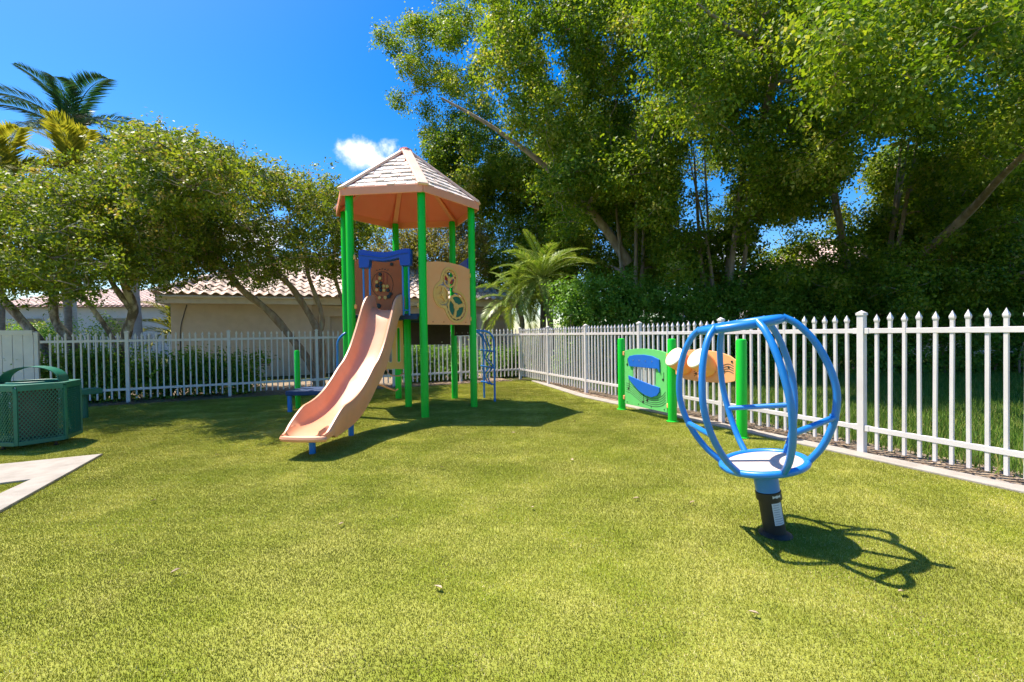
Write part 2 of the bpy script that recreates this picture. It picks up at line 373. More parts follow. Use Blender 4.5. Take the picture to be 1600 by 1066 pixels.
# crown clumps: x, y, z, radius in centimetres
FICUS = [((1.6,20.5),[(11,1741,1269,73),(-391,2068,1293,75),(-147,2095,1764,60),(-407,2126,1436,73),(-341,2069,942,45),(58,1736,1166,54),(-286,2011,834,51),(178,1744,1348,51),(-180,1902,781,75),(-5,1695,1462,58),(-153,1850,1420,55),(-256,2044,1253,76),(-314,2171,1389,58),(-136,2007,813,49),(-191,2090,1023,67),(-213,1898,1181,62),(-223,1975,1015,57),(-373,2147,865,62),(-357,2177,1074,76),(-231,1978,1446,68),(-309,2191,1589,72),(-507,2146,1468,46),(-145,1977,1252,59),(-114,2073,1182,55),(-576,2196,1560,70),(115,1729,1061,59),(-417,2018,1500,61),(-28,1714,1397,41),(-355,2120,1165,61),(-381,2111,1547,69),(-153,1975,1711,52),(-94,1992,1462,55),(-246,1982,1093,46),(-240,2095,914,53),(-510,2140,1235,55),(-164,1913,907,67),(-457,2044,1345,49),(-271,2056,1561,75),(-327,2076,1030,67),(-475,2196,1617,43),(-92,1824,1229,52),(-107,1720,1493,56),(-119,1875,1042,77),(-122,2052,1673,78),(-240,1899,1370,67),(376,2004,662,76),(635,1971,697,82),(509,1927,895,81),(365,1887,1083,69),(403,1932,627,68),(332,1882,411,78),(365,1894,988,84),(315,1885,682,78),(554,1919,590,83),(516,2021,511,77),(401,1995,418,88),(640,2019,1142,79),(492,1910,996,71),(251,1794,484,88),(347,1942,880,76),(433,2008,1039,90),(700,2040,416,83),(539,1989,415,89),(259,1843,960,72),(680,2030,604,72),(260,1904,577,83),(266,2017,915,63),(318,1986,1007,72),(-138,2097,784,101),(550,1920,418,86),(125,2027,976,89),(574,1990,389,99),(438,2052,797,70),(-78,2118,439,78),(140,2263,954,72),(-132,2268,939,101),(110,2144,399,113),(405,1946,890,80),(259,1963,536,101),(159,1995,599,102),(-25,2014,830,108),(242,2170,327,84),(222,1908,439,95),(613,2070,995,106),(238,2106,381,79),(747,2221,435,113),(285,2290,379,83),(99,1994,854,95),(209,1942,867,73),(599,2174,760,113),(639,1969,494,110),(-52,2258,1020,79),(165,2097,432,73),(404,2070,312,87),(457,2059,903,86),(531,2241,855,78),(38,2226,761,98),(280,1915,714,90),(495,2133,668,74),(726,2258,804,104),(47,1922,462,102),(310,2264,992,75),(273,1870,767,70),(186,2081,899,92),(-250,2083,861,97),(-60,2113,853,83),(38,1917,865,72),(70,2241,865,95),(-77,2036,1001,83),(650,2035,701,88),(610,2292,787,105),(-284,1971,935,76),(617,2187,933,112),(111,2116,808,115),(-38,2159,773,110),(458,1914,833,110),(96,1855,760,86),(314,1902,905,102),(34,2090,869,76),(-161,2013,748,73),(484,1977,736,100),(535,2077,746,76),(49,2022,406,77),(157,1904,785,96),(662,2006,580,87),(-280,2059,941,104),(208,2064,761,92),(195,1985,359,111),(321,2106,716,102),(710,2112,899,74),(-208,2246,1102,109),(-298,2012,880,72),(-155,2192,753,90),(-30,2218,949,104),(756,2278,566,89),(8,2040,322,81),(202,2139,842,78),(173,2032,693,94),(283,2098,992,71),(30,2058,427,77),(237,2181,484,71),(-102,2312,716,85),(-134,2178,361,79),(10,2279,437,64),(107,2190,593,84),(-122,2160,599,73),(25,2186,699,80),(-113,2316,576,66),(251,2342,385,80),(156,2324,684,69),(-53,2103,352,62),(50,2218,419,60),(184,2073,636,68),(31,2201,567,86),(109,2174,352,81),(280,2162,690,77),(262,2291,488,89),(-4,2019,609,69),(166,2342,579,81),(234,2123,660,64),(171,2104,408,76),(64,2258,322,79),(158,2054,354,77),(154,2220,716,64),(-76,2034,442,75),(212,2127,512,68),(276,2006,560,71),(-100,2007,312,72),(71,2026,304,74),(185,2345,337,65),(100,2096,380,84),(221,2224,657,64),(282,2131,552,86),(-53,1651,1629,94)]),((4.0,15.2),[(338,1323,1040,42),(192,1252,581,66),(358,1659,1093,58),(285,1602,854,42),(326,1255,603,42),(342,1512,956,69),(235,1289,1007,46),(422,1286,945,71),(252,1750,958,72),(197,1635,864,66),(247,1347,1042,41),(154,1308,792,72),(431,1557,1351,44),(416,1548,1222,61),(446,1305,1030,42),(74,1618,998,47),(61,1451,1227,77),(422,1256,1107,78),(112,1403,844,42),(107,1600,1360,42),(-15,1437,994,44),(488,1389,929,61),(179,1531,1146,54),(461,1441,1144,59),(257,1488,913,67),(255,1561,1087,74),(409,1498,575,77),(222,1490,1211,53),(246,1674,1069,60),(147,1616,784,45),(450,1297,690,70),(271,1716,1311,43),(389,1734,1352,50),(200,1380,1141,54),(396,1371,586,50),(319,962,673,42),(55,1532,1348,51),(488,1709,702,52),(331,1570,707,59),(374,1166,681,41),(80,1295,904,51),(290,1476,568,73),(457,1721,511,76),(460,1548,386,45),(286,1331,600,75),(29,1266,729,45),(223,1283,935,44),(176,1380,1215,57),(59,1582,1176,62),(346,1511,818,72),(240,1553,740,65),(258,1485,1027,63),(123,1493,808,46),(232,1271,687,47),(340,1397,1003,64),(67,1496,998,48),(309,1336,870,49),(-24,1306,982,41),(233,1502,666,59),(393,1588,900,74),(210,1618,695,52),(392,1658,1316,68),(406,1344,1095,43),(106,1287,701,61),(-4,1523,1120,56),(318,1408,1162,77),(337,1590,1224,60),(97,1322,1081,68),(-31,1560,1208,45),(104,1480,917,56),(480,1471,629,54),(508,1473,1059,72),(9,1310,808,45),(-10,1624,1286,71),(255,1617,978,51),(96,1469,1109,46),(414,1179,980,59),(-36,1319,894,75),(320,1570,547,48),(483,1443,408,41),(228,1382,981,41),(184,1403,704,74),(225,1708,766,65),(517,1525,1199,46),(302,1719,730,41),(195,1719,506,66),(451,1584,525,62),(-38,1330,1105,41),(371,1188,556,73),(-24,1337,1034,44),(306,1498,724,46),(371,1734,627,65),(174,1311,1024,44),(443,1475,940,59),(189,1311,1107,52),(466,1407,511,64),(428,1605,1071,55),(162,1259,970,49),(24,1644,1211,44),(272,1459,768,48),(306,1723,1145,64),(284,1567,1290,63),(54,1532,1063,52),(343,1134,1003,63),(475,1384,1070,55),(315,1266,958,58),(48,1372,792,60),(505,1421,385,53),(122,1249,518,55),(224,1337,604,75),(354,1345,572,61),(281,1524,592,57),(510,1482,398,60),(122,1310,570,51),(351,1419,636,64),(441,1595,702,49),(284,1402,570,51),(441,1392,603,71),(258,1494,524,41),(416,1565,604,46),(204,1452,634,68),(469,1530,614,60),(509,1592,537,75),(459,1588,451,63),(204,1242,572,54),(181,1336,501,50),(336,1246,551,44),(304,1185,542,71),(158,1229,432,41),(440,1243,397,45),(558,1594,354,69),(501,1469,576,61),(379,1179,454,65),(470,1451,650,40),(420,1507,676,49),(562,1762,937,76),(483,1775,663,89),(566,1714,385,88),(372,1725,379,78),(342,1763,529,85),(588,1790,793,74),(427,1701,711,66),(520,1742,759,76),(323,1783,430,71),(318,1801,683,65),(433,1738,530,64),(646,1947,1009,87),(558,1908,446,82),(401,1821,626,74),(490,1784,386,85),(553,1718,639,86),(408,1709,865,86),(537,1883,329,111),(486,1866,761,70),(591,1879,785,92),(604,1919,648,105),(435,1732,1900,117),(446,1581,1663,92),(330,1382,1665,102),(16,1544,1966,121)]),((6.6,14.2),[(541,1253,913,62),(382,936,593,75),(520,1162,818,46),(514,1008,545,72),(842,1118,677,69),(841,1207,1064,49),(551,1298,811,62),(710,1278,837,76),(868,1319,723,63),(586,1093,738,60),(585,1384,876,62),(692,865,545,70),(478,1000,691,62),(852,1184,233,45),(477,1290,871,59),(611,1071,495,61),(722,1053,699,53),(769,1151,757,45),(814,1203,713,44),(509,1326,388,76),(785,1179,876,54),(522,1399,800,76),(857,1349,562,68),(510,1236,776,42),(664,927,616,58),(860,1369,1114,63),(698,1485,733,61),(598,1400,1155,44),(839,1542,1279,61),(653,1085,598,68),(615,855,673,40),(676,1316,1113,75),(421,1081,884,57),(761,1025,768,62),(561,904,705,51),(708,985,825,61),(441,920,672,50),(624,1327,712,61),(556,1240,1025,50),(629,1490,314,46),(430,1195,631,52),(573,1206,724,54),(598,985,841,68),(627,901,824,54),(650,1541,1135,77),(394,1075,976,56),(572,1155,925,42),(760,1094,557,58),(724,1334,644,49),(408,1014,771,76),(838,1171,772,50),(826,1213,928,52),(616,809,618,55),(621,1277,775,50),(654,1235,614,70),(572,1314,1167,58),(582,1363,1062,56),(774,1540,1171,64),(638,934,485,62),(701,1158,653,68),(723,1188,454,55),(835,1416,827,57),(745,1386,845,41),(755,1518,1318,43),(757,1514,1068,48),(503,1149,704,41),(530,735,527,54),(835,1214,561,77),(628,953,750,53),(674,1252,923,50),(543,726,647,53),(683,1167,882,56),(671,1482,859,64),(654,1252,711,50),(761,1510,290,55),(724,1442,1057,45),(575,1496,971,44),(643,1334,811,43),(461,1147,857,46),(721,1180,272,44),(608,1202,1066,57),(583,1101,979,43),(674,1356,915,72),(881,1256,978,57),(333,913,765,75),(464,1115,648,48),(699,866,731,61),(488,659,541,67),(770,1099,915,61),(734,1008,581,54),(701,1477,455,49),(775,1293,1130,70),(664,1130,474,54),(836,1421,949,77),(691,1502,954,68),(549,1077,831,66),(502,997,887,61),(770,1398,499,42),(753,1518,439,51),(605,1502,413,61),(742,1411,584,43),(802,1563,512,51),(884,1386,539,48),(844,1322,302,44),(807,1246,486,40),(822,1167,520,47),(694,1170,500,69),(774,1325,598,65),(786,1438,274,62),(847,1324,547,57),(610,1511,320,53),(493,1326,333,41),(789,1473,590,68),(730,1442,410,68),(610,1171,430,43),(819,1278,270,48),(656,1262,405,45),(753,1359,294,59),(438,1175,293,41),(644,1484,367,47),(881,1460,530,63),(668,1508,432,61),(786,1799,371,84),(778,1579,500,68),(876,1738,378,67),(715,1606,381,97),(590,1612,410,69),(665,1503,282,75),(896,1789,658,41),(664,1817,692,43),(850,1991,849,54),(890,1998,629,55),(845,1811,806,54),(617,1691,709,46),(709,1694,619,46),(663,1742,802,46),(891,1655,291,50),(888,1429,1788,101),(651,1043,1281,94)]),((11.2,14.0),[(1604,1326,541,44),(1047,1320,228,51),(967,1123,227,70),(1505,1382,519,76),(1062,1235,963,62),(1265,1260,743,64),(977,1481,934,40),(1041,1282,1113,48),(1285,1253,523,56),(1536,1352,712,42),(1517,1293,581,48),(1117,1354,765,70),(914,1429,1172,56),(1122,1347,903,50),(1016,1215,1041,65),(1562,1381,986,61),(975,1333,298,63),(1131,1362,261,78),(1321,1303,690,42),(1010,1517,1101,44),(1271,1216,994,50),(926,1238,737,72),(1131,1252,686,57),(1087,1158,791,45),(1488,1360,894,42),(1422,1315,705,51),(1129,1392,1020,47),(945,1536,677,64),(1330,1388,629,49),(1021,1317,769,41),(1509,1337,1055,50),(1199,1292,908,76),(936,1163,834,63),(1126,1214,547,60),(907,1100,722,46),(901,1294,887,68),(1743,1384,613,58),(1460,1344,350,57),(1215,1260,1073,40),(1326,1304,263,68),(1651,1400,967,49),(983,1129,720,48),(1001,1399,1092,52),(1698,1400,1163,46),(1114,1163,362,44),(892,1275,1085,52),(883,1167,977,50),(1235,1264,395,46),(1074,1184,267,43),(1104,1315,1049,67),(953,1470,775,63),(1140,1200,1063,58),(1487,1311,658,50),(979,1210,284,42),(1647,1395,1076,53),(1007,1444,989,62),(911,1545,844,66),(1213,1398,1095,74),(915,1487,574,42),(967,1403,698,57),(1051,1376,250,66),(1506,1566,309,54),(1520,1543,460,47),(1248,1303,470,49),(1166,1368,283,70),(1623,1524,626,42),(1673,1519,347,58),(1183,1433,359,64),(1128,1182,544,49),(1633,1359,515,53),(1290,1586,661,48),(975,1296,271,62),(1244,1539,314,44),(939,1243,244,51),(1235,1486,519,54),(1494,1403,519,61),(1492,1379,393,56),(1700,1492,267,51),(1477,1493,456,41),(1318,1583,590,47),(1393,1336,526,59),(1730,1416,305,59),(1570,1529,374,58),(1402,1459,522,53),(1606,1426,479,46),(1152,1486,318,43),(1457,1523,297,48),(1466,1427,273,52),(1994,1581,383,67),(1345,1562,374,45),(998,1505,274,41),(1460,1336,348,52),(1580,1500,301,61),(1238,1515,241,63),(1311,1360,574,59),(1145,1559,322,69),(1401,1248,422,55),(1608,1569,595,47),(1780,1514,283,73),(1449,1596,333,62),(1365,1555,508,71),(1678,1362,247,43),(1472,1564,410,72),(1320,1483,572,57),(1076,1220,300,53),(1668,1584,399,61),(1086,1593,676,53),(1078,1575,566,55),(1322,1235,238,67),(1949,1536,584,60),(1303,1369,419,68),(1346,1524,617,43),(1641,1376,387,60),(952,1392,248,49),(1559,1313,489,72),(1245,1367,339,42),(1137,1436,283,41),(1294,1433,369,49),(1777,1562,591,66),(1344,1234,512,47),(1751,1592,386,73),(1175,1223,537,60),(1981,1583,583,43),(1198,1225,314,70),(1638,1392,602,48),(1507,1323,431,64),(1887,1472,591,55),(1793,1474,534,47),(1424,1289,379,46),(1679,1554,643,44),(1700,1589,578,73),(1196,1440,461,72),(1320,1275,330,57),(1621,1523,478,70),(1235,1437,288,53),(1487,1384,235,50),(1186,1199,425,43),(1691,1376,467,54),(1407,1486,463,56),(1800,1409,448,60),(1759,1501,424,73),(1027,1497,625,43),(1575,1593,550,56),(1370,1496,352,61),(1932,1564,534,48),(1382,1431,286,72),(1684,1457,435,64),(939,1538,629,65),(1175,1260,459,55),(1509,1510,620,42),(1404,1419,387,42),(1411,1355,411,41),(1849,1483,374,48),(1287,1590,292,66),(1047,1529,295,49),(1419,1598,578,45),(1457,1479,409,51),(1606,1460,534,49),(1738,1542,482,42),(908,1228,359,40),(966,1587,706,47),(998,1203,313,59),(1742,1431,366,56),(1248,1394,230,57),(911,1434,547,43),(1232,1465,410,94),(1642,1570,765,74),(1757,1686,690,81),(1776,1562,449,97),(1973,1676,657,91),(1134,1565,254,69),(1040,1583,597,87),(1978,1806,437,70),(1484,1462,362,92),(1358,1528,270,77),(1096,1565,709,88),(1396,1607,427,68),(1282,1504,662,87),(1320,1587,688,87),(983,1746,673,98),(1486,1551,714,69),(1074,1662,321,89),(1908,1778,271,88),(1713,1533,323,77),(1435,1785,291,99),(1616,1503,272,64),(1942,1843,495,76),(1544,1467,699,85),(1933,1614,423,86),(2084,1680,578,95),(1782,1520,527,99),(1293,1562,453,82),(1823,1479,367,68),(2106,1686,668,71),(1896,1576,291,89),(1769,1692,509,72),(1983,1835,259,85),(1510,1518,610,63),(1776,1611,644,69),(1331,1506,595,89),(2160,1764,753,86),(2116,1723,848,62),(2077,1803,409,78),(1555,1678,441,94),(1547,1609,402,65),(1658,1595,416,92),(1539,1748,632,92),(1206,1783,746,97),(1456,1755,753,63),(1965,1830,716,65),(1274,1530,267,94),(2208,1772,537,86),(959,1542,582,69),(1471,1757,500,83),(1421,1538,632,86),(1596,1689,532,91),(1565,1627,343,83),(1510,1592,480,84),(1985,1565,308,68),(1811,1837,723,61),(2054,1745,766,87),(1047,1846,617,67),(1444,1677,629,62),(1803,1729,741,68),(1277,1592,332,96),(1244,1708,319,68),(2019,1639,438,88),(1725,1596,243,63),(1847,1709,342,78),(1754,1463,461,66),(2218,1745,721,62),(1627,1737,460,84),(1868,1484,684,93),(1662,1571,549,83),(2113,1809,677,81),(2270,1777,748,61),(2153,1748,433,62),(2097,1803,505,92),(1823,1677,592,88),(961,1619,705,61),(1999,1755,504,74),(1425,1575,744,71),(2062,1736,665,70),(2263,1772,820,76),(1758,1722,452,77),(1907,1605,559,82),(1630,1796,370,94),(1472,1689,331,91),(1658,1632,479,72),(2300,1845,419,67),(1373,1683,504,94),(1358,1565,368,75),(988,1972,698,45),(1421,1670,237,38),(1189,1737,387,35),(992,1632,247,55),(945,1749,284,48),(1056,1660,445,54),(1322,1629,335,44),(1300,1734,342,43),(1066,1791,567,40),(1214,1688,526,44),(1252,1668,259,54),(993,1645,378,52),(1471,1788,309,59),(1345,1638,251,57),(1165,1611,460,55),(904,1567,303,49),(1194,1575,341,54),(1069,1743,436,41),(1186,1788,485,41),(1059,1580,386,41),(1270,1748,576,49),(1059,1791,313,42),(1122,1717,287,54),(910,1634,378,51),(1058,1678,335,45),(1262,1658,436,44)]),((12.6,9.6),[(1078,1113,907,45),(1283,1016,595,68),(1402,1169,644,67),(1223,962,539,52),(923,872,701,72),(1165,1009,829,61),(817,823,748,71),(831,692,489,66),(982,892,522,70),(1592,1265,506,45),(1159,1094,581,62),(633,723,497,41),(687,801,676,41),(749,737,597,52),(1381,1220,505,62),(895,1048,897,47),(816,914,699,49),(1642,1287,341,63),(1420,1248,941,52),(1169,1170,252,65),(1438,1166,271,72),(829,969,606,60),(986,861,623,63),(839,673,573,44),(1477,1220,1038,67),(608,662,483,50),(1287,1127,484,41),(1253,1064,741,72),(853,753,633,42),(875,767,476,48),(1061,965,806,56),(1441,1141,931,69),(912,994,849,57),(1019,1041,592,41),(1102,1145,691,65),(898,763,694,40),(1231,1053,490,46),(1037,989,499,65),(1264,1197,320,68),(1571,1271,375,42),(1706,1343,876,72),(1476,1214,554,75),(934,1085,648,51),(1079,1129,546,61),(1346,1119,964,54),(1272,1169,694,69),(1538,1261,918,72),(898,738,546,49),(1118,911,637,69),(1575,1247,649,71),(676,721,652,64),(1581,1275,1110,62),(1370,1081,665,53),(1587,1275,821,77),(1192,994,604,48),(1733,1352,746,60),(681,655,562,58),(1026,1059,781,42),(911,1004,584,56),(1324,1219,424,68),(1227,1128,384,59),(1475,1236,546,66),(1277,1165,265,72),(1309,1195,339,65),(1496,1206,234,61),(1484,1167,525,46),(1148,1162,238,60),(1522,1233,441,51),(1594,1303,316,44),(1478,1227,314,70),(1648,1291,271,67),(1569,1290,413,56),(1399,1185,325,57),(1706,1342,290,47),(1378,1187,233,52),(1239,1112,1479,96)])]
LEFT_A = [(-551,1090,509,54),(-818,1124,515,42),(-691,1086,417,41),(-595,1026,519,35),(-785,1205,390,37),(-725,1199,545,50),(-539,1190,538,35),(-426,1241,323,45),(-523,1230,329,42),(-745,1212,459,40),(-633,1066,461,48),(-772,1264,491,37),(-455,1060,442,52),(-768,1061,429,41),(-380,1061,331,36),(-393,1185,431,48),(-619,1190,408,38),(-559,1270,410,37),(-527,1208,498,53),(-407,1169,376,56),(-565,1196,383,37),(-837,1188,382,49),(-482,1012,310,51),(-686,1007,473,41),(-462,1130,413,46),(-723,1045,285,46),(-750,1109,411,39),(-623,1220,561,45),(-754,1018,468,49),(-525,1152,368,49),(-702,1107,372,43),(-430,1243,473,42),(-400,1250,409,53),(-799,1236,345,53),(-456,1190,322,41),(-493,1022,465,45),(-905,1256,565,44),(-696,1171,356,44),(-572,1271,345,44),(-698,1038,530,50),(-506,1262,504,55),(-681,1080,533,36),(-695,1149,302,43),(-607,1240,437,39),(-878,1261,462,43),(-398,1206,341,36),(-609,1023,388,53),(-785,1165,534,48),(-655,1150,403,35),(-768,1265,398,54),(-641,1019,334,38),(-740,1048,507,33),(-553,1219,434,47),(-710,1060,336,36),(-541,1003,489,49),(-593,1119,502,42),(-857,1193,465,48),(-590,1048,451,44),(-786,1074,318,43),(-448,1205,392,36),(-619,1105,411,54),(-478,1149,305,45),(-839,1167,320,52),(-584,1006,275,46),(-500,1271,426,53),(-768,1236,629,48),(-653,1181,540,44),(-446,1094,491,50),(-408,1068,377,54),(-735,1225,587,33),(-916,1228,366,36),(-433,1135,454,49),(-822,1262,422,47),(-800,1221,566,54),(-692,1128,456,42),(-624,1099,341,38),(-670,1213,510,41),(-369,1029,404,44),(-962,1261,455,48),(-570,1038,357,49),(-816,1235,480,55),(-865,1254,366,48),(-548,1054,314,53),(-443,1047,312,36),(-491,1277,359,52),(-682,1263,370,35),(-719,1033,436,45),(-485,1222,531,47),(-628,1209,316,48),(-840,1159,432,38),(-771,1196,312,36),(-461,1153,490,33),(-809,1084,387,50),(-873,1246,656,33),(-484,1124,374,37),(-591,1178,337,37),(-655,1266,317,35),(-512,1179,448,42),(-725,1260,442,43),(-650,1107,528,32),(-519,1045,369,37),(-640,1163,287,35),(-870,1227,556,41),(-749,1053,357,55),(-862,1138,499,51),(-816,1137,598,34),(-597,1275,487,50),(-724,1260,322,54),(-775,1173,413,43),(-785,1274,571,42),(-534,1059,447,43),(-742,1269,618,36),(-681,1250,467,40),(-392,1128,414,56),(-589,1279,539,47),(-632,1038,292,33),(-893,1275,409,47),(-836,1264,637,36),(-602,1186,543,32),(-762,1138,364,42),(-784,1056,497,35),(-755,1101,577,55),(-413,1168,309,33),(-736,1099,486,48),(-698,1031,361,42)]
LEFT_B = [(-753,995,477,34),(-694,832,344,43),(-666,942,403,41),(-883,1072,287,42),(-872,975,487,31),(-803,991,494,34),(-809,1095,584,45),(-864,1026,287,36),(-636,900,459,38),(-620,836,406,37),(-789,908,279,39),(-892,1106,367,46),(-842,972,306,48),(-865,1009,395,37),(-852,1033,478,35),(-779,899,445,49),(-817,956,362,42),(-642,850,296,43),(-672,863,455,34),(-753,855,386,30),(-784,1113,487,40),(-720,987,395,31),(-810,1067,538,43),(-871,1119,576,36),(-803,946,439,42),(-697,854,514,34),(-740,846,334,45),(-753,1090,568,46),(-900,1027,434,40),(-806,1024,338,41),(-973,1105,475,49),(-704,888,279,45),(-866,1119,396,34),(-746,1052,532,33),(-910,1096,510,31),(-682,910,452,49),(-653,876,497,47),(-669,860,379,39),(-893,1008,478,38),(-753,914,379,51),(-679,979,509,43),(-768,944,531,34),(-776,1079,347,30),(-611,856,479,31),(-789,1076,424,30),(-861,1097,435,51),(-673,941,487,36),(-833,1110,532,48),(-802,871,391,39),(-904,1073,409,43),(-687,959,341,35),(-898,1079,331,42),(-926,1038,339,34),(-840,1103,331,51),(-758,1001,340,37),(-621,836,325,34),(-717,963,286,34),(-972,1098,566,31),(-765,833,423,31),(-877,1082,517,39),(-764,951,269,47),(-769,919,326,31),(-761,858,473,36),(-701,942,408,31),(-791,995,437,36),(-763,1000,287,48),(-802,1013,540,31),(-986,1113,339,41),(-835,1037,572,31),(-958,1046,391,40),(-782,970,401,52),(-958,1101,387,40),(-757,1088,480,31),(-708,933,272,30),(-641,959,437,48),(-813,969,561,34),(-645,924,369,30),(-696,1003,354,40),(-653,988,471,40),(-858,940,392,35),(-678,830,304,34),(-798,1030,412,39),(-700,902,401,42),(-745,971,523,34),(-862,1038,544,43),(-810,1058,286,39),(-671,851,258,35),(-735,970,450,38),(-955,1046,441,41),(-700,911,360,30),(-924,1116,309,44),(-796,1026,496,34),(-710,1026,414,46),(-858,1105,616,48),(-714,837,436,30),(-594,870,449,35),(-746,992,560,33),(-862,998,349,35),(-881,1116,532,32),(-715,897,529,39),(-868,1067,589,36),(-798,930,498,43),(-766,967,355,36),(-836,1061,385,31),(-588,857,393,35),(-714,1078,544,38),(-821,928,302,38),(-1031,1113,459,36),(-855,943,456,41),(-795,920,393,31),(-537,737,369,42),(-516,790,425,34),(-621,774,385,30),(-560,810,456,40),(-592,777,394,29),(-563,706,358,38),(-596,811,382,28),(-552,684,414,28),(-525,791,386,30),(-469,739,383,38),(-608,839,469,31),(-454,687,397,33),(-564,810,377,31),(-561,748,445,29),(-648,827,472,36),(-485,682,360,41),(-609,779,426,37),(-573,833,407,36),(-485,692,418,36),(-493,732,431,29),(-675,830,391,29),(-585,728,384,36),(-519,689,386,31),(-539,750,416,28),(-608,787,462,34),(-666,816,438,36),(-565,758,388,33),(-524,813,455,28),(-543,703,436,29),(-598,817,420,29),(-513,718,405,39),(-593,746,417,35),(-459,727,419,28),(-504,753,384,32),(-486,765,411,33),(-608,744,361,35),(-448,692,351,28),(-544,815,419,35),(-639,777,472,30),(-523,830,397,31),(-639,799,429,29),(-593,723,453,29),(-681,838,466,29),(-625,828,396,33),(-675,836,503,30),(-531,781,456,29)]
LEFT_C = [(-1038,965,394,49),(-929,920,259,47),(-807,835,323,47),(-1063,1021,379,37),(-867,868,306,49),(-970,897,408,37),(-928,966,446,36),(-982,941,428,47),(-991,1039,454,32),(-1029,821,356,34),(-1113,918,314,43),(-668,748,258,37),(-731,794,272,45),(-900,802,408,33),(-754,746,231,30),(-996,776,314,34),(-1121,999,345,44),(-1038,972,468,35),(-832,863,417,37),(-942,843,235,47),(-1251,1022,286,50),(-876,864,222,37),(-1319,1036,338,41),(-1206,1028,392,47),(-1002,833,276,33),(-933,962,291,45),(-919,887,428,34),(-1014,999,359,32),(-853,908,400,33),(-1039,795,256,31),(-967,817,341,31),(-847,742,365,42),(-901,812,256,46),(-1075,994,263,43),(-893,875,363,47),(-972,1004,284,32),(-1157,954,286,31),(-831,822,255,41),(-1038,895,347,32),(-976,838,398,36),(-1033,939,278,45),(-754,830,393,36),(-1077,927,295,35),(-983,931,333,45),(-949,875,308,32),(-940,1006,249,32),(-1121,1035,438,36),(-950,756,269,38),(-1020,900,388,31),(-1266,1038,380,35),(-975,966,291,34),(-973,1002,347,46),(-940,761,357,39),(-952,942,403,30),(-1056,1036,442,47),(-907,753,242,41),(-920,1016,328,48),(-966,959,475,45),(-763,741,391,31),(-765,755,270,44),(-1115,916,368,39),(-997,877,383,33),(-1252,988,414,42),(-1163,953,333,37),(-1176,1012,330,43),(-846,775,263,44),(-725,742,319,46),(-1191,917,360,32),(-1190,921,291,44),(-913,930,342,49),(-1051,1022,288,45),(-859,909,292,39),(-853,786,377,33),(-1000,1014,250,34),(-886,970,445,38),(-1039,940,325,44),(-731,775,219,35),(-956,892,346,49),(-791,797,369,33),(-761,859,334,37),(-923,865,337,35),(-966,984,424,39),(-1081,882,292,30),(-1104,961,310,33),(-849,828,332,33),(-1063,859,406,36),(-1059,930,379,35),(-918,980,355,33),(-810,892,377,32),(-1168,1019,259,33),(-998,778,360,31),(-1140,928,251,38),(-1070,994,466,38),(-898,839,310,33),(-1260,977,266,34),(-911,755,315,49),(-862,948,411,45),(-899,1015,414,41),(-1028,1023,340,33),(-971,798,299,32),(-1105,856,258,44),(-827,895,259,31),(-1116,1002,419,39),(-1253,1008,341,35),(-745,803,335,37),(-781,781,320,36),(-1121,944,442,30),(-811,835,380,41),(-1065,825,254,40),(-793,799,417,37),(-1167,1008,451,35),(-1076,912,413,41),(-1062,1034,490,40),(-855,868,347,37),(-1062,859,269,31)]
BACK_D = [(-331,2137,636,51),(-145,1923,513,65),(-495,2065,482,68),(-289,1993,612,60),(-653,2103,665,68),(-572,2045,473,64),(-398,2147,582,68),(-377,1989,539,57),(-327,2102,432,63),(-632,2106,529,77),(-263,2109,447,67),(-551,1902,462,58),(-387,2064,634,77),(-574,1926,618,70),(-482,1995,524,53),(-405,2095,565,58),(-555,1995,428,69),(-246,2057,571,63),(-130,1934,564,54),(-332,2014,466,63),(-422,2087,655,51),(-276,2030,468,52),(-183,2050,589,76),(-453,2025,581,57),(-526,2016,630,59),(-346,1969,649,56),(-326,2126,505,68),(-580,2125,451,75),(-357,2091,566,67),(-181,1971,455,62),(-506,2009,413,59),(-221,2038,444,66),(-285,2130,690,76),(-216,1976,606,58),(-606,2002,629,52),(-649,2082,438,57),(-579,2016,531,51),(-425,1986,475,53),(-201,2057,497,66),(-495,2051,552,59),(-329,1907,420,61),(-422,1983,530,74),(-443,2025,477,54),(-433,2074,541,55),(-343,1940,518,80),(-198,2139,688,75),(-178,2146,466,75),(-151,1909,436,60),(-456,1921,469,78),(-213,1927,463,63),(-281,2124,507,59),(-108,2056,430,67),(-272,2117,627,61),(-467,2135,523,69),(-163,2101,549,73),(-488,2023,463,65),(-223,2002,564,77),(-156,2046,472,61),(-259,1908,503,68),(-460,1972,589,55)]
